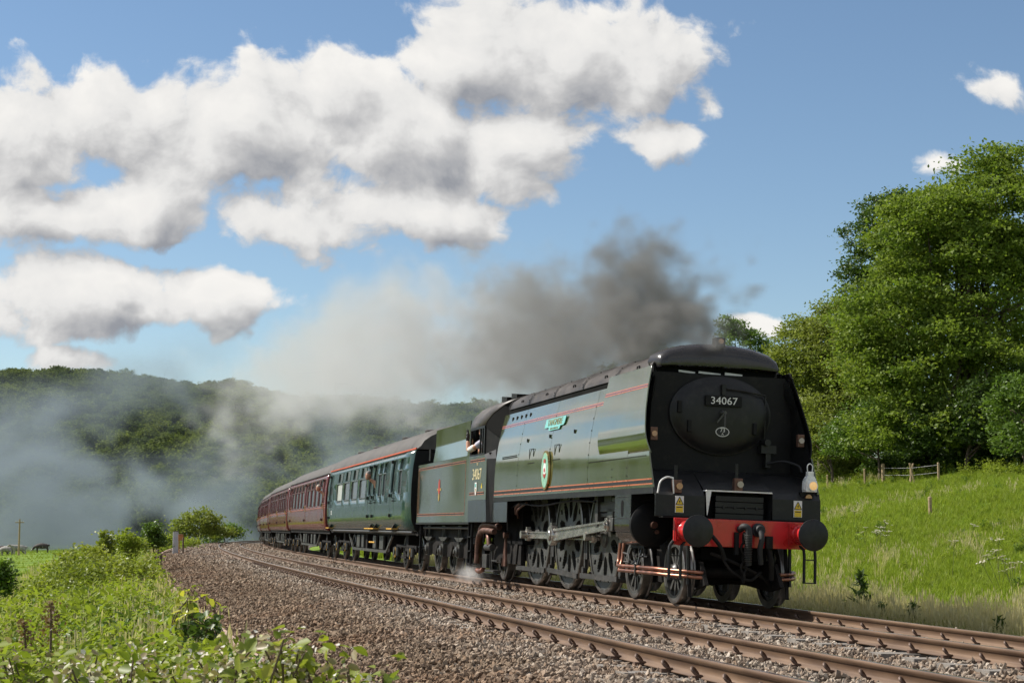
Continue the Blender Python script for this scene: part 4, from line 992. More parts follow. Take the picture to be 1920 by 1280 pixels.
    mb = MB(); mb.prism([(9.62, .30), (9.82, .30), (9.78, .62), (9.70, .86), (9.66, .62)], 'x', sd * 1.02, sd * 1.06); mb.bar((sd * 1.05, 9.9, .30), (sd * 1.05, 9.68, .9), .03, .03); mb.cyl((sd * 1.0, 9.68, .92), (sd * 1.1, 9.68, .92), .06); mb.build('truck_spring', MAT['copper_dull'], LOCO, 40)
    mb = MB(); mb.box(sd * .86, sd * .92, 8.9, 11.3, .35, 1.2); mb.prism([(9.1, 1.2), (9.5, .35), (9.2, .35), (8.95, 1.2)], 'x', sd * .95, sd * .92); mb.build('truck_frame', FD, LOCO)
    mb = MB(); mb.bar((sd * 1.28, 11.85, 1.17), (sd * 1.28, 11.85, .25), .03, .05); mb.bar((sd * 1.28, 12.15, 1.17), (sd * 1.28, 12.15, .25), .03, .05)
    for z in (.28, .55, .85): mb.box(sd * 1.15, sd * 1.32, 11.83, 12.17, z, z + .02)
    mb.build('cab_step', BM_, LOCO)
# white oil lamp standing on its iron at the right-hand end of the apron
LAMP = empty('oil_lamp', mat=CM @ Matrix.Translation((1.12, -.40, 1.685)))
tag(LAMP, 'white headlamp with a glowing round lens at the right of the locomotive front', 'lamp')
mb = MB(); mb.box(-.085, .085, -.075, .075, 0, .17); mb.box(-.075, .075, -.065, .065, .17, .20); mb.prism([(-.07, .20), (.07, .20), (.05, .235), (-.05, .235)], 'y', -.055, .055); mb.box(-.045, .045, -.045, .045, .235, .30); mb.box(-.10, -.085, -.05, .05, .03, .14); mb.build('body', MAT['lamp_white'], LAMP, None, .006)
mb = MB(); mb.lathe((.015, -.07, .09), (0, -1, 0), [(0, .075), (.03, .075), (.032, .062)], 28, False); mb.build('lens_rim', MAT['lamp_white'], LAMP, 40)
mb = MB(); mb.lathe((.015, -.095, .09), (0, -1, 0), [(0, .064), (.012, .05), (.02, .02), (.021, .001)], 28, False); mb.build('lens', MAT['lit_lens'], LAMP, 60)
mb = MB(); mb.tube(bez([(-.035, 0, .29), (-.04, 0, .38), (0, 0, .415), (.04, 0, .38), (.035, 0, .29)]), .008, 8); mb.build('handle', MAT['lamp_white'], LAMP, 40)

# ------------------------------------------------------------------ tender
TEN = empty('tender', mat=pose(15.3)); tag(TEN, 'green tender with orange lining and lion emblem coupled behind the locomotive cab', 'tender')
TW = 1.36
for sd in (-1, 1):
    # lower tank side with rounded rear corner, then the high raked side
    cor = [(TW - .10 + .10 * math.cos(t), 3.20 + .10 * math.sin(t)) for t in np.linspace(0, PI / 2, 6)]
    poly = [(TW, -3.30)] + cor + [(TW - .10, 3.27), (TW - .03, 3.2), (TW - .03, -3.30)]
    mb = MB(); mb.rings([[(sd * x, y, z) for x, y in poly] for z in (1.215, 2.64)]); ts = mb.build('tank_side', G, TEN, 40)
    mb = MB(); mb.rings([[(sd * x, y, z) for x, z in ((TW, 2.643), (TW - .045, 3.0), (TW - .05, 3.06), (TW - .052, 3.42), (TW - .075, 3.42), (TW - .073, 3.06), (TW - .07, 3.0), (TW - .03, 2.643))] for y in (-2.95, 1.12)]); mb.build('raised_side', G, TEN, 25, .004)
    mb = MB(); mb.rings([[(sd * x, y, z) for x, z in ((TW, 2.643), (TW - .02, 3.02), (TW - .05, 3.02), (TW - .03, 2.643))] for y in (-3.30, -2.955)]); mb.build('front_wing', G, TEN)
    for z in (1.37, 2.50):
        for a, b, m in ((0, .011, 'orange_line'), (.012, .043, 'ink'), (.044, .055, 'orange_line')):
            mb = MB(); mb.box(sd * (TW + .001), sd * (TW + .004), -2.85, 3.10, z + a, z + b); mb.build('lining', MAT[m], ts)
    for y in (-2.85, 3.09): mb = MB(); mb.box(sd * (TW + .001), sd * (TW + .004), y, y + .011, 1.426, 2.499); mb.build('lining', MAT['orange_line'], ts)
    mb = MB(); mb.box(sd * (TW - .06), sd * TW, -3.34, 3.25, 1.17, 1.212); mb.build('tank_foot', BS, TEN)
    mb = MB(); mb.box(sd * 1.18, sd * 1.32, -3.66, -3.40, 1.21, 1.5); mb.build('footstep_box', BS, TEN)
    mb = MB(); mb.box(sd * (TW - .02), sd * (TW + .02), 1.45, 1.62, 2.70, 2.98); mb.build('lamp_socket', BM_, TEN)
    # frames, springs, axleboxes
    mb = MB(); mb.prism([(-3.3, 1.16), (-3.3, .8), (-2.0, .75), (-1.6, .42), (-.4, .42), (.1, .72), (.4, .42), (1.6, .42), (2.0, .72), (2.35, .42), (3.25, .5), (3.25, 1.16)], 'x', sd * 1.0, sd * .97); mb.build('tender_frame', FD, TEN)
    for y in (-.98, .98, 2.93):
        mb = MB(); mb.box(sd * 1.0, sd * 1.10, y - .15, y + .15, .42, .72); mb.lathe((sd * 1.10, y, .56), (sd, 0, 0), [(0, .12), (.05, .115), (.07, .06), (.10, .05)], 20); mb.build('axlebox', MAT['wheel_grey'], TEN, 40)
        mb = MB()
        for k in range(5): mb.box(sd * 1.02, sd * 1.09, y - .52 + k * .07, y + .52 - k * .07, .80 + k * -.018 + .06, .815 + k * -.018 + .06)
        mb.prism([(y - .20, 1.15), (y + .20, 1.15), (y + .03, .86), (y - .03, .86)], 'x', sd * 1.06, sd * 1.075); mb.bar((sd * 1.08, y, 1.1), (sd * 1.08, y, .70), .03, .03); mb.build('spring', MAT['wheel_grey'], TEN)
        tender_w('tender_wheel', TEN, y, sd)
    mb = MB(); mb.tube([(sd * 1.20, -2.9, 1.09), (sd * 1.20, 2.9, 1.09)], .028, 10); mb.build('side_pipe', MAT['wheel_grey'], TEN, 40)
    mb = MB(); mb.bar((sd * 1.25, 3.05, 1.17), (sd * 1.25, 3.05, .2), .04, .06); mb.bar((sd * 1.25, -3.2, 1.17), (sd * 1.25, -3.2, .25), .03, .05)
    for z in (.28, .6): mb.box(sd * 1.15, sd * 1.30, 2.9, 3.15, z, z + .02); mb.box(sd * 1.15, sd * 1.30, -3.35, -3.1, z, z + .02)
    mb.build('tender_step', BM_, TEN)
Mt = on_side(.22, 1.93, -(TW + .002))
mb = MB(); ellipse(mb, Mt @ Matrix.Translation((0, .09, 0)), .10, .20, 0, .003); em = mb.build('emblem', MAT['crest_red'], TEN)
mb = MB(); quad(mb, Mt, [(-.25, .02), (.25, .02), (.25, .08), (-.25, .08)], 0, .002); mb.build('emblem_band', MAT['gold'], em)
mb = MB(); ellipse(mb, Mt @ Matrix.Translation((0, -.13, 0)), .075, .095, .002, .005); mb.build('emblem_wheel', MAT['gold'], em)
mb = MB(); quad(mb, Mt, [(-.05, .02), (.05, .0), (.07, .14), (.03, .12), (.04, .22), (-.04, .24), (-.03, .13), (-.07, .10)], .003, .005); mb.build('emblem_lion', MAT['crest_red'], em)
mb = MB(); mb.box(-1.32, 1.32, -3.25, 3.25, 1.2, 2.60); mb.box(-1.2, 1.2, -2.9, 1.05, 2.6, 3.1); mb.build('tank', BM_, TEN)
arc = [(1.20 * math.cos(t), 3.10 + .68 * math.sin(t)) for t in np.linspace(0, PI, 21)]
mb = MB(); mb.prism([(1.2, 2.7)] + arc + [(-1.2, 2.7)], 'y', -2.95, -2.55); mb.build('coal_bulkhead', BM_, TEN, 40)
mb = MB(); mb.prism([(-1.18, 2.64), (1.18, 2.64), (1.18, 3.2), (1.05, 3.42), (-1.05, 3.42), (-1.18, 3.2)], 'y', .92, 1.42); mb.build('rear_bulkhead', MAT['hood_paint'], TEN, 30)
mb = MB(); mb.box(-1.3, 1.3, 1.1, 3.2, 2.60, 2.63); mb.lathe((0, 2.3, 2.63), (0, 0, 1), [(0, .35), (.2, .35), (.22, .38), (.25, .36), (.28, .05)], 20); mb.build('tank_deck', BM_, TEN, 40)
mb = MB(); mb.box(-.9, .9, -3.5, -3.3, 1.1, 2.9); mb.box(-1.1, 1.1, 3.2, 3.3, .9, 1.2); mb.build('tender_bulk', MAT['dark_inside'], TEN)
# the coal
def coal():
    r = np.random.default_rng(5); mb = MB()
    for i in range(150):
        x, y = r.uniform(-1.0, 1.0), r.uniform(-2.5, .85); z = 3.12 + .3 * (1 - abs(x)) * r.uniform(.3, 1); q = r.uniform(.07, .16)
        P = r.normal(size=(6, 3)) * q * .6
        c = Vector((x, y, z)); mb.add([c + Vector((q, 0, 0)), c + Vector((-q, .02, 0)), c + Vector((0, q, 0)), c + Vector((0, -q, .02)), c + Vector((0, .02, q * .8)), c + Vector((0, 0, -q))], [(0, 2, 4), (2, 1, 4), (1, 3, 4), (3, 0, 4), (2, 0, 5), (1, 2, 5), (3, 1, 5), (0, 3, 5)])
    o = mb.build('coal', MAT['black_satin'], TEN); o['kind'] = 'stuff'
coal()

# ------------------------------------------------------------------ carriages
def bodypaint(name, c, dirt, hi=.30):
    m = mat(name, c, .22, 0, .10, 1.5, .015, 4, coat=.5, spec=.5, col2=dirt, col2s=3., col2t=(.5, .85), streak=(1, 2.2, .5)); return m
bodypaint('coach_green', (.022, .056, .048), (.045, .068, .062)); bodypaint('coach_maroon', (.145, .029, .027), (.175, .060, .054)); bodypaint('coach_maroon_b', (.115, .024, .022), (.14, .05, .044)); 
mat('coach_waist', (.32, .09, .03), .4, 0, .2, 3)
mat('coach_roof', (.075, .068, .064), .7, 0, .25, 2, .05, 10, col2=(.055, .048, .045), col2s=1.5, col2t=(.45, .8), streak=(1, .5, 1))
mat('gutter_red', (.50, .09, .04), .45, 0, .15, 6)
mat('window_frame', (.25, .27, .26), .3, .7, .15, 9)
mat('step_yellow', (.62, .35, .06), .5, 0, .2, 8)
mat('pane_sky_reflection', (.50, .52, .47), .5, 0, .1, 5, coat=.6)  # pale colour stands for bright sky reflected in the glass
CPZ = [1.03, 1.10, 1.25, 1.45, 1.75, 2.2, 2.6, 3.0, 3.13]; CPX = [1.20, 1.27, 1.325, 1.355, 1.37, 1.37, 1.355, 1.305, 1.275]
def cx_(z): return float(np.interp(z, CPZ, CPX))
def coach_side(name, m, parent, sd, y0, y1, opens):
    ys = {y0, y1}; zs = set(CPZ)
    for a, b, c, d in opens: ys |= {a, b}; zs |= {c, d}
    for a in np.arange(y0, y1, 2.): ys.add(float(a))
    ys = sorted(ys); zs = sorted(zs); V = {}; vs = []; fs = []
    def vid(i, j):
        if (i, j) not in V: V[i, j] = len(vs); vs.append((sd * cx_(zs[j]), ys[i], zs[j]))
        return V[i, j]
    for i in range(len(ys) - 1):
        for j in range(len(zs) - 1):
            yc = (ys[i] + ys[i + 1]) / 2; zc = (zs[j] + zs[j + 1]) / 2
            if any(a < yc < b and c < zc < d for a, b, c, d in opens): continue
            fs.append((vid(i, j), vid(i + 1, j), vid(i + 1, j + 1), vid(i, j + 1)))
    mb = MB().add(vs, fs); o = mb.build(name, m, parent)
    # normals outwards
    if o.data.polygons[0].normal.x * sd < 0:
        o.data.flip_normals()
    o.data.shade_smooth()
    md = o.modifiers.new('solid', 'SOLIDIFY'); md.thickness = .045; md.offset = -1
    return o
def ring_frame(mb, sd, a, b, c, d, w, o):
    for (p, q, r, s) in ((a - w, b + w, c - w, c), (a - w, b + w, d, d + w), (a - w, a, c, d), (b, b + w, c, d)):
        x0, x1 = cx_(r), cx_(s)
        mb.add([(sd * (x0 + o), p, r), (sd * (x0 + o), q, r), (sd * (x1 + o), q, s), (sd * (x1 + o), p, s), (sd * (x0 - .01), p, r), (sd * (x0 - .01), q, r), (sd * (x1 - .01), q, s), (sd * (x1 - .01), p, s)],
               [(0, 1, 2, 3), (4, 7, 6, 5), (0, 4, 5, 1), (1, 5, 6, 2), (2, 6, 7, 3), (3, 7, 4, 0)])
def pane(sd, a, b, c, d, m, parent, inset=.03):
    mb = MB(); mb.add([(sd * (cx_(c) - inset), a, c), (sd * (cx_(c) - inset), b, c), (sd * (cx_(d) - inset), b, d), (sd * (cx_(d) - inset), a, d)], [(0, 1, 2, 3)]); return mb.build('pane', m, parent)
ROOFC = [(1.275, 3.135), (1.25, 3.24), (1.16, 3.40), (.98, 3.55), (.72, 3.69), (.38, 3.79), (0, 3.82)]
def bogie(parent, yc):
    root = MB()
    for sd in (-1, 1):
        root.prism([(yc - 1.75, .52), (yc - 1.5, .42), (yc - 1.1, .42), (yc - .8, .60), (yc + .8, .60), (yc + 1.1, .42), (yc + 1.5, .42), (yc + 1.75, .52), (yc + 1.75, .66), (yc - 1.75, .66)], 'x', sd * 1.02, sd * .97)
        root.box(sd * .95, sd * 1.08, yc - .45, yc + .45, .30, .36)
        for k in range(4): root.box(sd * .99, sd * 1.06, yc - .45 + k * .09, yc + .45 - k * .09, .37 + k * .03, .392 + k * .03)
    root.box(-1.0, 1.0, yc - .25, yc + .25, .5, .95)
    b = root.build('bogie', FD, parent)
    for sd in (-1, 1):
        for y in (yc - 1.3, yc + 1.3):
            coach_w('coach_wheel', b, y, sd)
            mb = MB(); mb.box(sd * 1.02, sd * 1.12, y - .13, y + .13, .34, .60); mb.cyl((sd * 1.12, y, .46), (sd * 1.16, y, .46), .09); mb.bar((sd * 1.08, y - .32, .38), (sd * 1.08, y + .32, .38), .05, .04)
            for q in (-.28, .28): mb.cyl((sd * 1.08, y + q, .36), (sd * 1.08, y + q, .58), .055, None, 10)
            mb.build('axlebox', MAT['wheel_grey'], b, 40)
            mb = MB(); mb.box(sd * 1.121, sd * 1.13, y - .10, y - .05, .30, .58); mb.build('axlebox_mark', MAT['step_yellow'], b)
    return b
def coach(name, s, opens_l, paint, label, group, detail):
    """opens: list of (kind, y0, y1); flank in view and far flank alike"""
    C = empty(name, mat=pose(s)); tag(C, label, 'carriage', group)
    L = 9.80
    rects = []
    for k, a, b in opens_l:
        if k == 'w': rects += [('w', a + .18, b - .18, 2.66, 2.96), ('v', a, b, 2.03, 2.60)]
        elif k == 'n': rects += [('w', a, b, 2.68, 2.96), ('v', a, b, 2.03, 2.64)]
        elif k == 't': rects += [('w', a + .12, b - .12, 2.70, 2.98), ('v', a, b, 1.98, 2.66)]
        elif k == 'd': rects += [('d', a, b, 2.08, 2.96)]
    for sd in (-1, 1):
        bs_ = coach_side('body_side', paint, C, sd, -L, L, [r[1:] for r in rects])
        if detail or sd < 0:
            for i, (k, a, b, c, d) in enumerate(rects):
                mb = MB(); ring_frame(mb, sd, a, b, c, d, .022 if k != 'w' else .018, .008); w = mb.build('window', MAT['window_frame'] if k == 'v' and detail else paint, C)
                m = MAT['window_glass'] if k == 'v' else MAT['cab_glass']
                if k == 'v' and detail and a > 5: m = MAT['pane_sky_reflection']  # rearmost lower pane: reflection painted as a pale colour
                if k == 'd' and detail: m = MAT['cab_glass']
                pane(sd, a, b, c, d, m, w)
                if k == 'w' and b - a > .6: mb = MB(); yc = (a + b) / 2; x = cx_(2.8) - .005; mb.box(sd * (x - .02), sd * x, yc - .02 if not detail else a, yc + .02 if not detail else a + (b - a) * .52, c, d); mb.build('ventilator', MAT['window_frame'], w)
        else:
            mb = MB()
            for (k, a, b, c, d) in rects: mb.add([(sd * (cx_(c) - .03), a, c), (sd * (cx_(c) - .03), b, c), (sd * (cx_(d) - .03), b, d), (sd * (cx_(d) - .03), a, d)], [(0, 1, 2, 3)])
            o = mb.build('far_side_panes', MAT['window_glass'], C); o['kind'] = 'stuff'
        mb = MB(); mb.box(sd * 1.26, sd * 1.292, -L, L, 3.13, 3.17); mb.build('roof_gutter', MAT['gutter_red'] if detail else BM_, C)
        if not detail:
            for z0, z1 in ((1.885, 1.905), (1.965, 1.98)):
                mb = MB(); mb.box(sd * (cx_(1.9) - .01), sd * (cx_(1.9) + .003), -L, L, z0, z1); mb.build('waist_line', MAT['coach_waist'], C)
        # doors: shut lines, hinges, handles
        for k, a, b in opens_l:
            if k != 'd': continue
            A, Bq = a - .12, b + .12
            mb = MB()
            for y in (A, Bq):
                zs = np.linspace(1.12, 3.05, 9)
                mb.rings([[(sd * (cx_(z) + .004), y - .008, z), (sd * (cx_(z) + .004), y + .008, z), (sd * (cx_(z) - .01), y + .008, z), (sd * (cx_(z) - .01), y - .008, z)] for z in zs])
            dl = mb.build('door', MAT['ink'], C); dl['kind'] = 'stuff'
            mb = MB()
            for z in (1.45, 2.0, 2.93): mb.box(sd * (cx_(z) - .01), sd * (cx_(z) + .05), Bq - .04, Bq + .05, z - .045, z + .045)
            h = mb.build('hinge', MAT['ink'], dl); h['kind'] = 'stuff'
            mb = MB(); mb.box(sd * (cx_(1.85) - .01), sd * (cx_(1.85) + .05), A - .16, A + .06, 1.83, 1.86); mb.tube([(sd * (cx_(1.9)), A - .10, 2.06), (sd * (cx_(1.9) + .06), A - .10, 2.04), (sd * (cx_(1.9) + .06), A - .10, 1.92), (sd * cx_(1.9), A - .10, 1.90)], .014, 6); h = mb.build('door_handle', MAT['brass'] if not detail else BM_, dl); h['kind'] = 'stuff'
            if detail:
                mb = MB(); mb.box(sd * 1.20, sd * 1.42, a - .3, b + .3, 1.07, 1.10); mb.build('footboard', MAT['step_yellow'], C)
                mb = MB(); mb.prism([(1.27, 1.10), (1.40, 1.10), (1.28, 1.30)], 'y', a - .25, a - .20) if sd > 0 else mb.prism([(-1.27, 1.10), (-1.40, 1.10), (-1.28, 1.30)], 'y', a - .25, a - .20); mb.build('footboard_bracket', BM_, C)
    full = [(-x, z) for x, z in ROOFC] + [(x, z) for x, z in ROOFC[-2::-1]]
    rings = []
    for y, k, dz in ((-L - .02, .93, -.16), (-L + .12, .98, -.04), (-L + .4, 1, 0), (L - .4, 1, 0), (L - .12, .98, -.04), (L + .02, .93, -.16)):
        rings.append([(x * (1 if z < 3.2 else k), y, 3.135 + (z - 3.135) * (1 + dz * 1.0)) for x, z in full])
    mb = MB(); mb.rings(rings, True, True); rf = mb.build('roof', MAT['coach_roof'], C, 40)
    for y in (np.arange(-8.5, 9, 2.1) if detail else (-7.5, -2.5, 2.5, 7.5)):
        mb = MB(); mb.lathe((.35 if int(y * 10) % 2 else -.35, y, 3.76), (0, 0, 1), [(0, .16), (.07, .16), (.10, .12), (.11, .01)], 16); mb.build('roof_vent', MAT['coach_roof'], rf, 40)
    for y in np.arange(-9.0, 9.1, 3.):
        mb = MB(); mb.rings([[(x * 1.003, y - .02, z + .006) for x, z in full], [(x * 1.003, y + .02, z + .006) for x, z in full]], False, False); mb.build('roof_strap', MAT['coach_roof'], rf)
    for e in (-1, 1):
        P = [(cx_(z), z) for z in (1.06, 1.3, 1.7, 2.2, 2.7, 3.1)]
        mb = MB(); mb.prism([(-x, z) for x, z in P] + [(x, z) for x, z in P[::-1]], 'y', e * (L - .03), e * (L + .005)); mb.build('end_wall', BM_ if detail else paint, C)
        mb = MB(); mb.box(-.55, .55, e * (L + .006) if e > 0 else e * (L + .30), e * (L + .30) if e > 0 else e * (L + .006), 1.1, 3.35); mb.build('gangway', MAT['dark_inside'], C)
        mb = MB(); mb.box(-1.15, 1.15, e * (L - .1), e * (L + .05), .92, 1.14); 
        for x in (-.86, .86): mb.cyl((x, e * (L + .05), 1.05), (x, e * (L + .40), 1.05), .08); mb.cyl((x, e * (L + .36), 1.05), (x, e * (L + .40), 1.05), .2)
        mb.build('buffer_beam', FD, C)
    mb = MB(); mb.box(-1.15, 1.15, -L + .1, L - .1, .92, 1.09); mb.box(-1.0, 1.0, -3.9, -1.2, .42, .92); mb.box(-1.05, 1.05, .6, 3.0, .45, .92); mb.box(-.1, .1, -5, 5, .6, .92); mb.build('underframe', FD, C)
    mb = MB()
    for sd in (-1, 1):
        for a, b in ((-3.4, -2.6), (-1.8, -1.2), (1.0, 1.5), (2.0, 2.7)): mb.box(sd * 1.06, sd * 1.12, a, b, .50, .88)
        mb.bar((sd * 1.08, -5.0, .90), (sd * 1.08, -3.9, .45), .05, .08); mb.bar((sd * 1.08, 5.0, .90), (sd * 1.08, 3.9, .45), .05, .08); mb.bar((sd * 1.08, -3.9, .43), (sd * 1.08, 3.9, .43), .05, .08)
    o = mb.build('battery_box', MAT['wheel_grey'], C); o['kind'] = 'stuff'
    if detail:
        mb = MB(); mb.tube([(-1.24, -L + .3, 1.0), (-1.24, L - .6, 1.0)], .035, 10); mb.build('steam_pipe', MAT['wheel_grey'], C, 40)
        mb = MB(); mb.box(-1.14, -1.10, -1.6, -.4, .66, .70); mb.build('lower_step', MAT['step_yellow'], C)
    for y in (-7.1, 7.1): bogie(C, y)
    mb = MB(); mb.box(-1.15, 1.15, -L + .2, L - .2, 1.15, 1.25); mb.box(-.02, .02, -L + .2, L - .2, 1.2, 3.2); o = mb.build('interior', MAT['dark_inside'], C)
    return C
g_open = [('n', -8.05, -7.55), ('d', -6.62, -6.22), ('n', -5.02, -4.55), ('n', -4.12, -3.65), ('d', -2.95, -2.55), ('d', -1.95, -1.55), ('w', -.85, .72), ('w', 1.22, 2.78), ('w', 3.27, 4.83), ('w', 5.33, 6.9), ('d', 8.85, 9.2)]
m_open = [('d', -8.9, -8.45), ('t', -8.15, -6.75), ('t', -6.35, -4.95), ('t', -4.55, -3.15), ('t', -2.75, -1.35), ('d', -.72, -.26), ('t', .35, 1.75), ('t', 2.15, 3.55), ('t', 3.95, 5.35), ('t', 5.75, 7.15), ('d', 7.6, 8.05), ('n', 8.5, 9.1)]
S0 = 29.0; PITCH = 20.25
COACH1 = coach('railway_carriage', S0, g_open, MAT['coach_green'], 'dark green brake carriage with red gutter line right behind the tender', 'carriages of the train', True)
text_obj('carriage_number', 'S35', .22, MAT['white_paint'], COACH1, on_side(8.35, 1.62, -(cx_(1.62) + .004)), .002)
COACH2 = coach('railway_carriage', S0 + PITCH, m_open, MAT['coach_maroon'], 'maroon carriage coupled right behind the green carriage', 'carriages of the train', False)
def copy_tree(o, parent=None):
    c = o.copy(); COL.objects.link(c); c.parent = parent
    for ch in o.children: copy_tree(ch, c)
    return c
for i, t in enumerate(('second maroon carriage behind the green one', 'third maroon carriage behind the green one, in drifting smoke', 'fourth maroon carriage behind the green one, in the smoky distance', 'fifth maroon carriage, last to be seen before the curve hides the train')):
    c = copy_tree(COACH2); c.matrix_world = pose(S0 + PITCH * (2 + i)); c['label'] = t

# ------------------------------------------------------------------ people
mat('skin', (.52, .27, .18), .5, 0, .1, 12); mat('shirt', (.50, .48, .58), .8, 0, .1, 8, .1, 60); mat('glove', (.012, .012, .014), .6); mat('dark_cloth', (.03, .03, .04), .85); mat('grey_hair', (.22, .20, .19), .8, 0, .3, 40); mat('pale_cap', (.45, .40, .34), .8)
def skin_obj(name, verts, edges, radii, m, parent, sub=2):
    me = bpy.data.meshes.new(name); me.from_pydata(verts, edges, []); o = bpy.data.objects.new(name, me); link(o, parent)
    md = o.modifiers.new('skin', 'SKIN'); md.use_smooth_shade = True
    sv = me.skin_vertices[0].data if me.skin_vertices else None
    if sv is None:
        bm = bmesh.new(); bm.from_mesh(me); bm.verts.layers.skin.verify(); bm.to_mesh(me); bm.free(); sv = me.skin_vertices[0].data
    for i, r in enumerate(radii): sv[i].radius = (r, r) if not isinstance(r, tuple) else r; sv[i].use_root = (i == 0)
    o.modifiers.new('sub', 'SUBSURF').levels = sub; o.modifiers['sub'].render_levels = sub
    me.materials.append(m); return o
def head_parts(P, c, face, hair):
    """head (merged into the body mesh by the neck), with eyes, nose, ears; hair as a child"""
    c = Vector(c); f = Vector(face).normalized(); r = f.cross(Vector((0, 0, 1))).normalized(); u = r.cross(f)
    mb = MB()
    def ring(h, rx, ry, off): return [c + u * h + f * off + r * rx * math.cos(t) + f * ry * math.sin(t) for t in [2 * PI * k / 16 for k in range(16)]]
    mb.rings([ring(-.125, .02, .02, .03), ring(-.115, .045, .05, .03), ring(-.08, .062, .08, .015), ring(-.03, .073, .092, .005), ring(.03, .076, .095, 0), ring(.08, .07, .085, -.005), ring(.115, .045, .055, -.01), ring(.128, .01, .012, -.01)])
    mb.add([c + f * .088 + u * .02, c + f * .09 + u * -.035 + r * .016, c + f * .09 + u * -.035 - r * .016, c + f * .118 + u * -.03], [(0, 1, 3), (0, 3, 2), (1, 2, 3)])
    for sgn in (-1, 1): mb.rings([[c + r * sgn * (.074 + .012 * k) + u * (.03 * math.sin(t)) + f * (.018 * math.cos(t)) for t in [2 * PI * q / 8 for q in range(8)]] for k in (0, 1)])
    h = mb.build('head', MAT['skin'], P, 60)
    e = MB()
    for sgn in (-1, 1): e.rings([[c + f * (.082 + .006 * k) + r * sgn * .03 + u * .012 + r * .011 * math.cos(t) + u * .007 * math.sin(t) for t in [2 * PI * q / 8 for q in range(8)]] for k in (0, 1)])
    e.bar(c + f * .088 + u * -.062 - r * .025, c + f * .088 + u * -.062 + r * .025, .006, .008); e.build('face_features', MAT['crest_red'], h)
    hb = MB(); hb.rings([ring(.035, .082, .10, -.012), ring(.08, .078, .095, -.012), ring(.12, .055, .068, -.015), ring(.142, .012, .014, -.015)]); hb.build('hair', hair, P, 60)
    return h
# driver, arm out of the cab window
DR = empty('person', mat=CM @ Matrix.Translation((-1.12, 11.42, 1.5))); tag(DR, 'person in pale shirt waving a black-gloved hand from the cab window', 'person')
body = [(0, 0, 0), (0, 0, .35), (-.03, 0, .85), (-.05, 0, 1.12), (-.06, 0, 1.36), (-.08, 0, 1.48), (-.10, -.19, 1.36), (-.30, -.16, 1.24), (-.35, .24, 1.18), (-.36, .30, 1.40), (-.06, .19, 1.36), (0, .22, 1.08), (-.05, .18, .85)]
skin_obj('body', body, [(0, 1), (1, 2), (2, 3), (3, 4), (4, 5), (4, 6), (6, 7), (7, 8), (8, 9), (4, 10), (10, 11), (11, 12)], [(.15, .13), (.16, .12), (.15, .12), (.17, .13), .11, .06, .085, .06, .05, .038, .085, .055, .045], MAT['skin'], DR)
skin_obj('shirt', body[2:8], [(0, 1), (1, 2), (2, 3), (2, 4), (4, 5)], [(.165, .13), (.185, .145), .125, .075, .10, .078], MAT['shirt'], DR)
skin_obj('sleeve', [body[7], (-.34, .08, 1.20), (-.35, .16, 1.19)], [(0, 1), (1, 2)], [.075, .068, .064], MAT['white_paint'], DR)
head_parts(DR, (-.10, 0, 1.62), (-.8, -.6, 0), MAT['dark_cloth'])
gl = [(-.36, .30, 1.38), (-.36, .31, 1.46), (-.36, .31, 1.53)]; ge = [(0, 1), (1, 2)]; gr = [.04, (.048, .03), (.05, .024)]
for k, (dy, l) in enumerate(((-.045, .075), (-.016, .09), (.014, .085), (.043, .065))):
    n = len(gl); gl += [(-.36, .31 + dy * 1.2, 1.55), (-.365, .31 + dy * 1.7, 1.55 + l * .55), (-.375, .31 + dy * 2.0, 1.55 + l)]; ge += [(2, n), (n, n + 1), (n + 1, n + 2)]; gr += [.013, .012, .010]
n = len(gl); gl += [(-.375, .24, 1.47), (-.385, .215, 1.51)]; ge += [(1, n), (n, n + 1)]; gr += [.016, .012]
skin_obj('glove', gl, ge, gr, MAT['glove'], DR, 1)
def leaner(M, label, hair, face, cloth, out=.20):
    P = empty('person', mat=M); tag(P, label, 'person')
    b = [(.35, 0, -.75), (.25, 0, -.45), (.12, 0, -.2), (-.02, 0, -.1), (-out + .03, 0, -.02), (.14, -.17, -.22), (.16, -.2, -.42), (.10, -.1, -.48), (.14, .17, -.22), (.16, .2, -.42), (.10, .1, -.48)]
    skin_obj('body', b, [(0, 1), (1, 2), (2, 3), (3, 4), (2, 5), (5, 6), (6, 7), (2, 8), (8, 9), (9, 10)], [.14, .15, .12, .06, .05, .07, .05, .04, .07, .05, .04], MAT['skin'], P)
    skin_obj('jacket', b[:3] + b[5:7] + b[8:10], [(0, 1), (1, 2), (2, 3), (3, 4), (2, 5), (5, 6)], [.155, .165, .14, .085, .065, .085, .065], cloth, P)
    head_parts(P, (-out, 0, .08), face, hair)
leaner(pose(S0) @ Matrix.Translation((-1.36, -2.75, 2.56)), 'person in dark clothes leaning out of a green carriage door window', MAT['grey_hair'], (-.6, -.8, 0), MAT['dark_cloth'])
leaner(pose(S0 + PITCH) @ Matrix.Translation((-1.36, -8.68, 2.55)), 'person with pale cap at the door window of the first maroon carriage', MAT['pale_cap'], (-.6, -.8, 0), MAT['dark_cloth'])

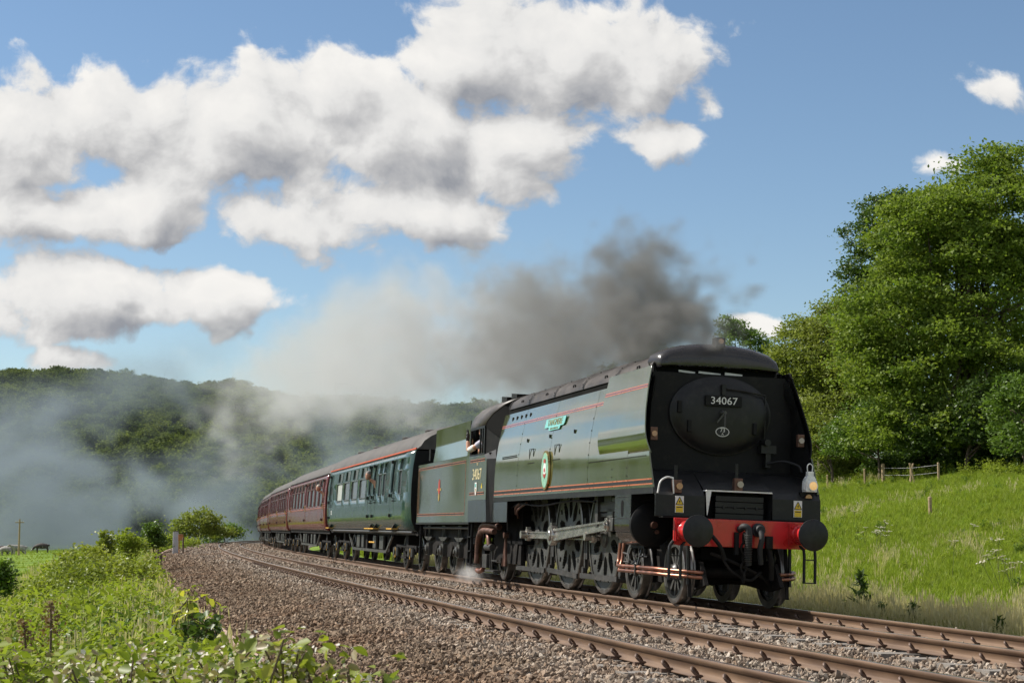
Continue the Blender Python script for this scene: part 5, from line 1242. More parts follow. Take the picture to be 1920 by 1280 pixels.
# ------------------------------------------------------------------ vegetation
CAMV = Vector(CAM_LOC)
def at(px, py, D):
    """world point seen at a place of the photograph, at horizontal distance D"""
    a = CAM_YAW + math.atan((px - 960) / FPX / (math.cos(CAM_PITCH) - (640 - py) / FPX * math.sin(CAM_PITCH)))
    p, q = sky_pq(px, py); k = D * math.cos(a - CAM_YAW)
    return Vector((CAM_LOC[0] + D * math.sin(a), CAM_LOC[1] + D * math.cos(a), CAM_LOC[2] + q * k))
def topx(P):
    d = Vector(P) - CAMV; f = Vector((math.sin(CAM_YAW) * math.cos(CAM_PITCH), math.cos(CAM_YAW) * math.cos(CAM_PITCH), math.sin(CAM_PITCH))); u = VR.cross(f)
    return 960 + FPX * d.dot(VR) / d.dot(f), 640 - FPX * d.dot(u) / d.dot(f)
def bank_at(px, u, lo=-20, hi=300):
    best = min(np.linspace(lo, hi, 1600), key=lambda s: abs(topx(gp(s, u))[0] - px)); return Vector(gp(best, u)), float(best)
leafmat('leaf_ash', (.085, .145, .020), (.225, .285, .050), .40, .55, .2); leafmat('leaf_dark', (.045, .085, .016), (.085, .135, .026), .32); leafmat('leaf_lime', (.130, .170, .032), (.260, .295, .068), .40, .55, .2)
leafmat('leaf_mid', (.075, .140, .022), (.140, .210, .038), .36); leafmat('leaf_bramble', (.12, .17, .022), (.30, .33, .055), .35, .45, .3); leafmat('leaf_weed', (.17, .235, .026), (.30, .345, .055), .40, .55, .18); leafmat('leaf_dry', (.24, .20, .11), (.36, .30, .17), .25)
leafmat('leaf_young', (.28, .34, .03), (.42, .40, .06), .45, .35, .5); leafmat('petal', (.68, .62, .58), (.80, .76, .72), .3); leafmat('grass_green', (.180, .255, .026), (.290, .360, .055), .40, .55, .12); leafmat('grass_straw', (.42, .37, .21), (.60, .54, .34), .35); leafmat('seed_brown', (.14, .085, .04), (.24, .15, .08), .2)
leafmat('forest_a', (.072, .098, .024), (.125, .155, .042), .3, .8, .05); leafmat('forest_b', (.045, .068, .020), (.082, .110, .030), .28, .8, .05); leafmat('forest_c', (.100, .135, .028), (.170, .200, .048), .3, .8, .05)
mat('bark', (.10, .075, .055), .9, 0, .35, 6, .5, 30); mat('stem_green', (.12, .14, .04), .7, 0, .2, 9); mat('stem_brown', (.10, .07, .04), .8, 0, .2, 9)
def leaf_quads(C, size, r, droop=.2, aspect=.55, updir=.5, fold=False):
    """rhombic leaves at C; r: generator"""
    n = len(C); d = r.normal(size=(n, 3)); d[:, 2] = d[:, 2] * .6 - droop; d /= np.linalg.norm(d, axis=1)[:, None]
    up = r.normal(size=(n, 3)) * (1 - updir); up[:, 2] += updir
    w = np.cross(d, up); w /= np.linalg.norm(w, axis=1)[:, None] + 1e-9
    s = (np.asarray(size) * r.uniform(.7, 1.3, n))[:, None]
    if fold:
        nn = np.cross(w, d); lift = nn * s * .10; hw = w * s * aspect * .5
        V = np.stack([C - d * s * .5, C + hw * .9 - d * s * .2 + lift, C + hw * .75 + d * s * .18 + lift, C + d * s * .52, C - hw * .75 + d * s * .18 + lift, C - hw * .9 - d * s * .2 + lift], 1).reshape(-1, 3)
        i = np.arange(n)[:, None] * 6; return V, np.concatenate([i + np.array([[0, 1, 2, 3]]), i + np.array([[0, 3, 4, 5]])])
    a = C - d * s * .5; b = C + d * s * .5; c = C + w * s * aspect * .5 - d * s * .06; e = C - w * s * aspect * .5 - d * s * .06
    V = np.stack([a, c, b, e], 1).reshape(-1, 3); F = np.arange(n * 4).reshape(n, 4)
    return V, F
def crown_points(lobes, nclu, per, rad, r, shell=.55, flat=.55):
    L = np.array(lobes, float); vol = (L[:, 3] * L[:, 4] * L[:, 5]) ** .72; k = r.choice(len(L), nclu, p=vol / vol.sum())
    d = r.normal(size=(nclu, 3)); d /= np.linalg.norm(d, axis=1)[:, None]; t = r.uniform(shell ** 3, 1, nclu) ** (1 / 3)
    d[:, 2] = np.where(d[:, 2] < -.55, -d[:, 2] * .5, d[:, 2])
    C = L[k, :3] + d * t[:, None] * L[k, 3:6]
    n = nclu * per; rr = np.repeat(rad * r.uniform(.6, 1.35, nclu), per)[:, None]
    q = r.normal(size=(n, 3)) * rr * .5; q[:, 2] *= flat
    return np.repeat(C, per, 0) + q, C
def tree(name, label, base, lobes, leaf, nclu, per, rad, size, seed, trunk_r=.22, group=None, cat='tree', bark='bark', kids=('trunk', 'crown'), limbs=14, shell=.55, flat=.55):
    r = np.random.default_rng(seed); base = Vector(base); root = empty(name, base); tag(root, label, cat, group)
    P, C = crown_points(lobes, nclu, per, rad, r, shell, flat); P = P - np.array(base); C = C - np.array(base)
    V, F = leaf_quads(P, size, r); np_mesh(kids[1], V, F, MAT[leaf], root)
    mb = MB(); top = C.mean(0); h = top[2]
    stem = bez([(0, 0, -.3), (top[0] * .15 + r.normal() * .1, top[1] * .15, h * .33), (top[0] * .5, top[1] * .5, h * .7), tuple(top)], 4); n = len(stem)
    mb.tube(stem, [trunk_r * (1 - .65 * i / (n - 1)) for i in range(n)], 9)
    for i in range(limbs):
        c = C[r.integers(len(C))]; a = stem[int(n * r.uniform(.25, .85))]; c = Vector(c); m_ = a.lerp(c, .5) + Vector((0, 0, -.06 * (c - a).length)) + Vector(r.normal(size=3) * .15)
        p = bez([a, m_, c], 4); mb.tube(p, [trunk_r * .42 * (1 - .8 * k / (len(p) - 1)) for k in range(len(p))], 6)
    mb.build(kids[0], MAT[bark], root, 60); return root
def lb(px, py, D, rx, ry=None, rz=None):
    p = at(px, py, D); ry = ry or rx; rz = rz or rx; return (p.x, p.y, p.z, rx, ry, rz)
def foot(px, D):
    p = at(px, 900, D); x, y = p.x, p.y; s0 = np.linspace(-20, 320, 1400); cxx, cyy, th = centre(s0)
    k = np.argmin(np.abs(-(y - cyy) * np.cos(th) - (x - cxx) * np.sin(th))); u = (x - cxx[k]) * math.cos(th[k]) - (y - cyy[k]) * math.sin(th[k])
    return (x, y, float(gp(s0[k], u)[2]))
# --- the trees above the bank on the right
tree('ash_tree', 'large bright green tree with feathery foliage at the right edge', foot(1810, 80), [lb(1830, 560, 80, 4.6, 4, 4.0), lb(1890, 400, 81, 3.6, 3.4, 3.2), lb(1760, 470, 79, 3.2, 3, 2.9), lb(1690, 600, 78, 2.9, 2.8, 2.5), lb(1800, 700, 77, 3.8, 3, 2.5), lb(1690, 720, 77, 2.6, 2.5, 1.8), lb(1960, 520, 82, 4, 4, 5), lb(1860, 340, 82, 2.0, 2, 1.7), lb(1745, 400, 80, 1.9, 1.9, 1.6), lb(1640, 660, 77.5, 1.7, 1.7, 1.3), lb(1700, 800, 76, 2.4, 2, 1.5), lb(1830, 800, 76, 2.6, 2, 1.5), lb(1610, 590, 79, 1.2, 1.2, 1.2)], 'leaf_ash', 1050, 125, .82, .19, 11, .34, 'trees above the grassy bank', limbs=50, shell=.66, flat=.42)
tree('broadleaf_tree', 'dark green tree showing behind the left side of the large bright tree', foot(1670, 96), [lb(1660, 450, 96, 2.5, 2.3, 2.6), lb(1700, 390, 96, 1.6, 1.6, 1.2), lb(1620, 520, 95, 1.5, 1.5, 1.5), lb(1700, 530, 97, 2.6, 2.4, 2.4), lb(1640, 600, 96, 2.4, 2.2, 2.2), lb(1800, 480, 98, 3.5, 3, 4)], 'leaf_dark', 520, 74, .58, .20, 12, .28, 'trees above the grassy bank', limbs=18)
tree('broadleaf_tree', 'pale olive-green rounded tree rising just right of the locomotive hood', foot(1540, 92), [lb(1530, 690, 92, 2.9, 2.6, 2.7), lb(1585, 640, 93, 2.3, 2.2, 2.0), lb(1480, 720, 92, 2.0, 2, 2.0), lb(1600, 730, 90, 2.2, 2, 2.0), lb(1530, 790, 89, 2.6, 2, 1.6), lb(1495, 620, 93, 1.0, 1, .8), lb(1560, 590, 93, 1.5, 1.4, .9), lb(1620, 650, 94, 2.2, 2, 2.6), lb(1470, 800, 90, 2.0, 1.8, 1.7), lb(1590, 820, 88, 2.2, 1.8, 1.3)], 'leaf_lime', 1000, 74, .58, .17, 13, .22, 'trees above the grassy bank', limbs=18)
tree('broadleaf_tree', 'distant small tree directly behind the locomotive hood', foot(1385, 130), [lb(1385, 640, 130, 1.7, 1.7, 1.6), lb(1365, 605, 130, .8, .8, .9), lb(1415, 650, 131, 1.2, 1.2, 1.3), lb(1440, 690, 130, 1.6, 1.5, 2)], 'leaf_mid', 170, 46, .45, .22, 14, .18, 'trees above the grassy bank')
tree('broadleaf_tree', 'far tree half hidden by smoke above the middle of the casing', foot(1220, 165), [lb(1215, 680, 165, 2.6, 2.4, 2.2), lb(1260, 700, 165, 2.4, 2.2, 2.0), lb(1150, 715, 168, 2.2, 2, 1.9)], 'leaf_mid', 170, 40, .60, .30, 15, .22, 'trees above the grassy bank')
tree('bush', 'dark shady bush under the large bright tree beside the fence', foot(1650, 79), [lb(1640, 805, 80, 1.9, 1.6, 1.6), lb(1600, 830, 82, 1.6, 1.4, 1.2), lb(1690, 825, 80, 1.6, 1.4, 1.1)], 'leaf_mid', 330, 50, .40, .15, 16, .08, 'bushes under the trees', 'bush', kids=('stem', 'foliage'))
tree('bush', 'deep green bush at the foot of the large tree near the right edge', foot(1810, 74), [lb(1790, 810, 75, 2.2, 1.6, 1.6), lb(1860, 790, 75, 2.2, 1.6, 2.0), lb(1740, 820, 76, 1.6, 1.2, 1.3), lb(1920, 780, 77, 2, 2, 2.4)], 'leaf_dark', 520, 50, .42, .15, 17, .08, 'bushes under the trees', 'bush', kids=('stem', 'foliage'))
tree('bush', 'sunlit leafy bush cut by the right edge under the trees', foot(1930, 70), [lb(1925, 770, 70, 1.5, 1.5, 1.7), lb(1900, 830, 69, 1.0, 1.0, .8)], 'leaf_mid', 150, 50, .42, .16, 18, .08, 'bushes under the trees', 'bush', kids=('stem', 'foliage'))
tree('bush', 'bright hedge bush left of the fence, beside the locomotive lamp', foot(1560, 84), [lb(1555, 840, 85, 1.3, 1.2, 1.0), lb(1530, 820, 86, 1.2, 1.2, 1.3)], 'leaf_lime', 130, 50, .40, .15, 19, .08, 'bushes under the trees', 'bush', kids=('stem', 'foliage'))

tree('broadleaf_tree', 'shadowy tree low behind the trunk of the large bright tree', foot(1760, 92), [lb(1740, 800, 92, 2.6, 2, 2.6), lb(1680, 800, 93, 2.2, 2, 2.4), lb(1820, 780, 92, 3, 2, 3), lb(1890, 760, 92, 3, 2, 3.4), lb(1620, 790, 94, 2, 2, 2.4)], 'leaf_dark', 620, 60, .62, .24, 25, .2, 'trees above the grassy bank')
tree('broadleaf_tree', 'plain green tree closing the gap left of the large bright tree', foot(1560, 104), [lb(1560, 760, 104, 2.8, 2, 3.4), lb(1500, 790, 104, 2.4, 2, 3), lb(1610, 730, 105, 2.4, 2, 3.6)], 'leaf_mid', 420, 56, .62, .24, 26, .2, 'trees above the grassy bank')
for px, D, leaf, sd_, lab in ((1690, 84, 'leaf_mid', 51, 'low bush just behind the stakes of the bank fence'), (1765, 81, 'leaf_dark', 52, 'low dark bush behind the farthest right fence post'), (1835, 78, 'leaf_mid', 53, 'low green bush between the dark bush and the right edge bush'), (1590, 92, 'leaf_lime', 54, 'low pale bush behind the left end of the bank fence'), (1890, 76, 'leaf_dark', 55, 'dark low bush at the crest close to the right edge')):
    f_ = foot(px, D); tree('bush', lab, f_, [(f_[0], f_[1], f_[2] + .9, 1.5, 1.2, .95), (f_[0] + 1.1, f_[1] + .4, f_[2] + .6, 1.1, 1, .7), (f_[0] - 1.0, f_[1] - .4, f_[2] + .55, 1.1, 1, .65)], leaf, 150, 46, .42, .15, sd_, .06, 'bushes under the trees', 'bush', kids=('stem', 'foliage'), shell=.3)
# --- wooded hill across the valley
def hill_z(az, d):
    px = np.array([-900, -200, 0, 200, 300, 400, 500, 600, 750, 900, 1100, 1500, 2400]); py = np.array([720, 690, 686, 690, 700, 716, 722, 735, 746, 752, 762, 800, 850])
    A = CAM_YAW + np.arctan((px - 960) / FPX); E = (981.3 - py) / FPX
    dr = 850.; zr = 1.2 + np.interp(az, A, E) * dr / np.cos(az - CAM_YAW) * np.cos(az - CAM_YAW) - 13
    t = np.clip((d - 345) / (dr - 345), 0, 1); e = .55 * t + .45 * smooth01(t)
    z = -4.6 + (zr + 4.6) * e
    z = z + np.clip(t * 4, 0, 1) * 7 * (vnoise(az * 28 + 40, d * .012, 21) - .5) + np.clip(t * 4, 0, 1) * 3 * (vnoise(az * 70 + 40, d * .03, 22) - .5)
    return np.where(d > dr, z - (d - dr) * .06, z)
AZ = np.linspace(-.75, 1.15, 120); DD = np.concatenate([np.linspace(330, 900, 60), np.linspace(930, 2200, 14)])
AG, DG = np.meshgrid(AZ, DD, indexing='ij')
V = np.stack([CAM_LOC[0] + DG * np.sin(AG), CAM_LOC[1] + DG * np.cos(AG), hill_z(AG, DG)], -1).reshape(-1, 3)
mat('hill_soil', (.045, .06, .02), .95, 0, .3, .02, spec=.1)
o = np_mesh('hill', V, grid_faces(len(AZ), len(DD)), MAT['hill_soil'], smooth=True); o['kind'] = 'structure'
def forest_tree(i):
    r = np.random.default_rng(300 + i); hgt = r.uniform(10, 14); w = r.uniform(3.6, 5.2)
    lobes = [(0, 0, hgt * .62, w * .8, w * .8, hgt * .34)] + [(r.normal() * w * .45, r.normal() * w * .45, hgt * r.uniform(.45, .82), w * .48, w * .48, hgt * .18) for _ in range(6)]
    P, C = crown_points(lobes, 170, 14, 1.2, r, .75, .6); V, F = leaf_quads(P, .72, r, .15, .75, .6)
    o = np_mesh('forest_tree', V, F, MAT['forest_' + 'abcab'[i % 5]]); return o
FT = pieces('forest_pieces', [forest_tree(i) for i in range(5)])
def forest():
    n = 17000; r = np.random.default_rng(77)
    d = np.sqrt(r.uniform(347 ** 2, 905 ** 2, n)); a = r.uniform(-.62, .44, n)
    m = vnoise(a * 30 + 9, d * .02, 31); keep = r.uniform(0, 1, n) < .80; d, a, m = d[keep], a[keep], m[keep]; n = len(d)
    P = np.stack([CAM_LOC[0] + d * np.sin(a), CAM_LOC[1] + d * np.cos(a), hill_z(a, d) - .8], -1)
    rot = np.stack([np.zeros(n), np.zeros(n), r.uniform(0, 6.28, n)], -1)
    idx = (np.clip(m * 3.2 + r.normal(0, .8, n), 0, 4.99)).astype(int)
    scatter('hillside_wood', P, rot, r.uniform(.42, 1.0, n) * np.where(vnoise(a * 60, d * .03, 32) > .7, 1.15, 1), idx, FT, 'dense broadleaved wood covering the far hillside, lost in smoke below', 'wood')
forest()

# --- grass and herbs
def tuft(name, leaf, nb, h, spread, w, seed, head=None, lean=.35):
    r = np.random.default_rng(seed); V = []; F = []; mi = []
    for i in range(nb):
        a = r.uniform(0, 6.28); b = np.array([math.cos(a), math.sin(a), 0]) * r.uniform(0, spread); H = h * r.uniform(.55, 1.15); t = r.uniform(0, 6.28); L = np.array([math.cos(t), math.sin(t), 0]) * H * lean * r.uniform(.2, 1.2); sd_ = np.array([-math.sin(t + .4), math.cos(t + .4), 0]) * w
        p0 = b; p1 = b + L * .35 + np.array([0, 0, H * .6]); p2 = b + L + np.array([0, 0, H]); n = len(V)
        V += [p0 - sd_, p0 + sd_, p1 + sd_ * .8, p1 - sd_ * .8, p2 + sd_ * .15, p2 - sd_ * .15]; F += [(n, n + 1, n + 2, n + 3), (n + 3, n + 2, n + 4, n + 5)]; mi += [0, 0]
        if head and r.uniform() < .55:
            n = len(V); q = np.array([-math.sin(t), math.cos(t), 0]) * head; V += [p2 - np.array([0, 0, H * .16]) , p2 + q, p2 + np.array([0, 0, H * .10]), p2 - q]; F += [(n, n + 1, n + 2, n + 3)]; mi += [1]
    me_ = [MAT[leaf], MAT['grass_straw']]; return np_mesh(name, np.array(V), np.array(F), me_, None, mi)
TUFTS = pieces('tuft_pieces', [tuft('tuft', 'grass_green', 22, .34, .16, .008, 1), tuft('tuft', 'grass_green', 20, .46, .18, .009, 2), tuft('tuft', 'leaf_weed', 18, .30, .2, .011, 3, lean=.6), tuft('tuft', 'grass_straw', 20, .62, .16, .006, 4, .014), tuft('tuft', 'grass_straw', 16, .78, .18, .006, 5, .018), tuft('tuft', 'grass_green', 16, .60, .16, .007, 6, .012)])
def weed(i, leaf, nst, h, size, seed):
    r = np.random.default_rng(seed); P = []
    for k in range(nst):
        a = r.uniform(0, 6.28); d = r.uniform(.0, .22); x, y = d * math.cos(a), d * math.sin(a); H = h * r.uniform(.6, 1.15)
        for z in np.linspace(.15 * H, H, 9): 
            for q in range(3): b = r.uniform(0, 6.28); P.append((x * (1 + z) + math.cos(b) * size * .8, y * (1 + z) + math.sin(b) * size * .8, z + r.normal() * .02))
    V, F = leaf_quads(np.array(P), size, r, .25, .5, .75, True); return np_mesh('weed', V, F, MAT[leaf])
WEEDS = pieces('weed_pieces', [weed(0, 'leaf_weed', 6, .50, .085, 41), weed(1, 'leaf_bramble', 6, .42, .08, 42), weed(2, 'leaf_weed', 5, .62, .07, 43), weed(3, 'leaf_mid', 6, .40, .08, 44), weed(4, 'leaf_dry', 5, .5, .06, 45)])
def spread(name, areas, coll, label, cat, zr=6.28):
    S = []; U = []; I = []; K = []
    for s0, s1, u0, u1, dens, idx, k0, k1, fn in areas:
        n = int((s1 - s0) * (u1 - u0) * dens); s = rng.uniform(s0, s1, n); u = rng.uniform(u0, u1, n)
        if fn is not None: k = fn(s, u) > rng.uniform(0, 1, n); s, u = s[k], u[k]; n = len(s)
        S.append(s); U.append(u); I.append(rng.choice(idx, n)); K.append(rng.uniform(k0, k1, n))
    s = np.concatenate(S); u = np.concatenate(U); n = len(s)
    rot = np.stack([rng.normal(0, .12, n), rng.normal(0, .12, n), rng.uniform(0, zr, n)], -1)
    return scatter(name, gp(s, u, -.03), rot, np.concatenate(K), np.concatenate(I), coll, label, cat)
patch = lambda sc, sd_, lo, hi: (lambda s, u: np.clip((vnoise(s * sc, u * sc, sd_) - lo) / (hi - lo), 0, 1))
spread('bank_grass', [(-8, 24, 4.7, 26, 52, [0, 0, 2, 2, 2], .42, .8, None), (24, 60, 4.7, 27, 28, [0, 0, 2, 2, 2], .5, .95, None), (60, 130, 5, 27, 7, [0, 1, 2], 1.1, 1.8, None), (-8, 70, 8, 26, 1.6, [5, 3], .6, .85, patch(.25, 51, .5, .75))], TUFTS, 'long lush green grass covering the bank right of the line', 'grass')
spread('verge_grass', [(-10, 14, 3.8, 5.2, 85, [3, 3, 4, 3, 4, 0], .4, .75, None), (14, 60, 3.8, 5.4, 26, [3, 4, 5, 0], .6, 1.0, None), (-10, 20, 3.3, 4.2, 40, [0, 1], .5, .9, None), (-10, 30, 5.4, 7, 12, [3, 5], .5, .85, patch(.4, 52, .4, .65))], TUFTS, 'pale dry seeding grass along the right edge of the track', 'grass')
spread('left_grass', [(-21, 12, -11, -7.75, 50, [0, 2, 2, 0, 5], .45, .85, None), (12, 60, -12.5, -7.75, 22, [0, 2, 2, 0, 5], .5, .95, None), (60, 160, -14, -7.8, 5, [0, 2], 1.0, 1.7, None), (-5, 60, -8.6, -7.75, 22, [3, 5, 4], .45, .75, None), (10, 90, -24, -12, 6, [0, 2], .5, .9, None), (90, 250, -60, -14, 1.2, [0, 2], .5, .8, None)], TUFTS, 'mixed green and straw grass on the left verge and field', 'grass')
spread('left_herbs', [(-20, 10, -11.5, -7.9, 34, [0, 1, 2, 0, 1, 3], .6, 1.25, patch(.5, 61, .1, .45)), (10, 55, -10.4, -8.0, 18, [0, 1, 2, 0, 3], .8, 1.5, patch(.35, 62, .1, .5)), (50, 120, -10.2, -8.2, 3, [0, 1, 2, 3], 1.0, 1.8, None)], WEEDS, 'yellow-green leafy herbs growing thick on the left verge', 'herbs')
spread('bank_herbs', [(-8, 30, 6, 24, 5, [0, 2, 3, 0], .35, .7, patch(.3, 64, .4, .7)), (30, 70, 6, 24, 2.5, [0, 2, 3], .5, .9, patch(.3, 64, .4, .7))], WEEDS, 'darker broad-leaved herbs in patches among the bank grass', 'herbs')
spread('fence_herbs', [(10, 110, 25, 30, 6, [0, 3, 2], .6, 1.3, patch(.3, 63, .2, .6))], WEEDS, 'rough green herbs along the fence under the trees', 'herbs')
# umbels on the bank
def umbel():
    mb = MB(); mb.tube([(0, 0, 0), (.02, 0, .5), (.03, .01, .85)], .006, 4); r = np.random.default_rng(3)
    for k in range(9):
        c = Vector((.03 + r.normal() * .06, r.normal() * .06, .85 + r.uniform(0, .05))); mb.tube([(.03, .01, .75), c], .003, 3); mb.mi = 1; mb.cyl(c, c + Vector((0, 0, .008)), .028, None, 7); mb.mi = 0
    return mb.build('umbel', [MAT['stem_green'], MAT['petal']], None)
UMB = pieces('umbel_pieces', [umbel()])
def umbels():
    P = []
    for px, u, n in ((1905, 8.5, 5), (1880, 9, 4), (1890, 8.2, 3), (1640, 12, 5), (1660, 13, 3), (1655, 11.5, 2), (1820, 11, 1), (1790, 9.5, 1), (1585, 14, 2)):
        for i in range(n):
            p, s = bank_at(px + rng.normal(0, 16), u + rng.normal(0, .5)); P.append(p)
    n = len(P); scatter('white_umbels', np.array([list(p) for p in P]), np.stack([rng.normal(0, .2, n), rng.normal(0, .2, n), rng.uniform(0, 6, n)], -1), rng.uniform(.6, .95, n), np.zeros(n), UMB, 'scattered white umbel flowers standing in the bank grass', 'flowers')
umbels()

# --- bushes, saplings and brambles of the left side
tree('bush', 'broad sunlit bramble mound on the left verge', foot(190, 34), [lb(190, 1085, 34, 1.15, 1.3, .55), lb(130, 1112, 33, .8, 1, .42), lb(245, 1100, 35, .7, .8, .45), lb(160, 1060, 36, .6, .8, .4)], 'leaf_bramble', 260, 34, .22, .085, 31, .02, None, 'bush', 'stem_brown', ('stem', 'foliage'), 12, .7)
tree('bush', 'dark leafy bush cut by the left edge of the picture', foot(0, 36), [lb(-12, 1075, 36, .30, .3, .36), lb(2, 1098, 36, .26, .3, .26)], 'leaf_mid', 60, 34, .2, .10, 32, .02, None, 'bush', 'stem_brown', ('stem', 'foliage'), 6, .6)
tree('sapling', 'upright leafy sapling behind the bramble mound, left of the other', foot(197, 46), [lb(197, 1010, 46, .20, .2, .38), lb(190, 1040, 46, .34, .3, .35)], 'leaf_bramble', 50, 26, .16, .09, 33, .025, None, 'sapling', 'stem_brown', ('stem', 'foliage'), 8, .3)
tree('sapling', 'leafy sapling standing between the slim sapling and the round one', foot(236, 50), [lb(236, 1012, 50, .32, .3, .36), lb(228, 1040, 50, .42, .4, .35), lb(255, 1025, 50, .3, .3, .3)], 'leaf_weed', 80, 26, .18, .09, 34, .025, None, 'sapling', 'stem_brown', ('stem', 'foliage'), 8, .3)
tree('sapling', 'round bushy sapling leaning over two dark posts', foot(288, 56), [lb(287, 1000, 56, .34, .34, .40), lb(297, 1016, 56, .32, .3, .28), lb(282, 1020, 56, .28, .3, .2)], 'leaf_mid', 110, 28, .17, .09, 35, .03, None, 'sapling', 'stem_brown', ('stem', 'foliage'), 8, .4)
tree('bush', 'large hazy bush beside the curve of the line in the distance', foot(372, 150), [lb(372, 985, 150, 2.2, 2, 1.5), lb(345, 1000, 150, 1.4, 1.4, 1.0), lb(405, 1000, 152, 1.6, 1.5, 1.1)], 'leaf_lime', 200, 24, .6, .26, 36, .06, None, 'bush', 'stem_brown', ('stem', 'foliage'), 8, .5)
tree('bush', 'low hazy scrub next to the distant curve of the near track', foot(425, 165), [lb(430, 1000, 165, 1.6, 1.6, .9), lb(400, 1010, 160, 1.2, 1.2, .7)], 'leaf_mid', 110, 24, .6, .26, 37, .06, None, 'bush', 'stem_brown', ('stem', 'foliage'), 8, .5)
tree('bush', 'low green scrub between the white cabinet and the far curve', foot(300, 100), [lb(300, 1018, 100, 1.0, 1, .55), lb(265, 1025, 90, 1.0, 1, .5), lb(355, 1022, 110, .8, .9, .4)], 'leaf_weed', 120, 26, .35, .16, 38, .04, None, 'bush', 'stem_brown', ('stem', 'foliage'), 8, .5)
def bramble(name, label, spots, seed, leaf='leaf_bramble', size=.075, per=26, petals=8, cat='bramble', dry=0):
    """arching stems with broad leaves in threes; some blossom"""
    r = np.random.default_rng(seed); b0 = Vector(spots[0][0]); root = empty(name, b0); tag(root, label, cat, None)
    st = MB(); P = []; Q = []; Pd = []
    for tip, D in spots:
        tip = Vector(tip); g = Vector((tip.x + r.normal() * .15, tip.y + r.uniform(-.1, .3), foot_z(tip))); mid = g.lerp(tip, .6) + Vector((r.normal() * .1, 0, .12))
        path = bez([g, mid, tip], 6); st.tube([p - b0 for p in path], [.009 - .005 * i / (len(path) - 1) for i in range(len(path))], 5)
        for k in range(per):
            p = path[int(len(path) * (r.uniform(0, 1) ** .6) * .999)]; P.append(p - b0 + Vector(np.clip(r.normal(size=3), -1.4, 1.4) * .06))
            if r.uniform() < dry: Pd.append(p - b0 + Vector(np.clip(r.normal(size=3), -1.4, 1.4) * .06))
        for k in range(petals): p = path[int(len(path) * r.uniform(.5, .999))]; Q.append(p - b0 + Vector(np.clip(r.normal(size=3), -1.4, 1.4) * .06))
    st.build('stem', MAT['stem_brown'], root, 60)
    V, F = leaf_quads(np.array(P), size, r, .15, .72, .7, True); np_mesh('foliage', V, F, MAT[leaf], root)
    if Q: V, F = leaf_quads(np.array(Q), .022, r, 0, .9, .6, True); np_mesh('blossom', V, F, MAT['petal'], root)
    if Pd: V, F = leaf_quads(np.array(Pd), .045, r, 0, .6, .5, True); np_mesh('dry_leaves', V, F, MAT['leaf_dry'], root)
    return root
def foot_z(p): return foot(*((lambda q: (q[0], math.hypot(p.x - CAM_LOC[0], p.y - CAM_LOC[1])))(topx(p))))[2]
def tips(x0, x1, ytop, n, D0, D1, seed):
    r = np.random.default_rng(seed); o = []
    for i in range(n):
        px = r.uniform(x0, x1); D = r.uniform(D0, D1); o.append((at(px, np.interp(px, *ytop) + abs(r.normal()) * 26, D), D))
    return o
bramble('bramble', 'flowering bramble with broad leaves in the near foreground, bottom centre left', tips(440, 720, ([440, 520, 560, 640, 720], [1215, 1200, 1215, 1240, 1262]), 26, 6.5, 8, 81), 81, 'leaf_bramble', .062, 24, 14, dry=.5)
bramble('bramble', 'flowering bramble with dry stalks in the near foreground, bottom left', tips(90, 440, ([90, 180, 300, 440], [1255, 1225, 1235, 1228]), 34, 7, 9.5, 82), 82, 'leaf_bramble', .06, 18, 22, dry=1.)
bramble('bramble', 'bramble with fresh yellow-green shoots reaching above its leaves, bottom centre left', tips(500, 600, ([500, 540, 570, 600], [1205, 1196, 1200, 1235]), 5, 6.6, 7.2, 83), 83, 'leaf_young', .06, 12, 0)
bramble('bramble', 'leafy undergrowth in the bottom left corner', tips(-40, 160, ([-40, 60, 160], [1200, 1215, 1245]), 22, 8.5, 11, 84), 84, 'leaf_weed', .065, 26, 5, dry=.4)
bramble('bramble', 'small sapling with yellow-tipped leaves at the foot of the ballast shoulder', tips(335, 405, ([335, 345, 385, 405], [1110, 1098, 1112, 1150]), 9, 17, 18.5, 85), 85, 'leaf_young', .095, 7, 0, 'sapling')
bramble('bramble', 'dark leafy clump under the yellow-tipped sapling beside the ballast', tips(340, 405, ([340, 405], [1150, 1160]), 12, 16.5, 18, 86), 86, 'leaf_dark', .09, 16, 0, 'plant')
def dock(px, py_base, py_top, D, seed, label, leaf='seed_brown', n=60, w=.035):
    r = np.random.default_rng(seed); b = at(px, py_base, D); t = at(px + r.normal() * 4, py_top, D); root = empty('dock_plant', b); tag(root, label, 'plant', None); t = t - b
    mb = MB(); mb.tube([(0, 0, -.3), tuple(t * .5), tuple(t)], [.010, .008, .004], 5); mb.build('stem', MAT['stem_brown'], root, 60)
    h = t.length; P = np.array([list(t * (.55 + .45 * k / n) + Vector(r.normal(size=3) * w * (1.3 - k / n))) for k in range(n)]); V, F = leaf_quads(P, .022 if leaf == 'seed_brown' else .16, r, 0, .8 if leaf == 'seed_brown' else .22, .4); np_mesh('seed_head' if leaf == 'seed_brown' else 'leaves', V, F, MAT[leaf], root)
dock(95, 1275, 1130, 11, 91, 'tall brown seed stalk of dock, taller of the two at the bottom left', n=240, w=.05); dock(54, 1275, 1165, 10.5, 92, 'shorter brown seed stalk left of the taller dock', n=160, w=.04)
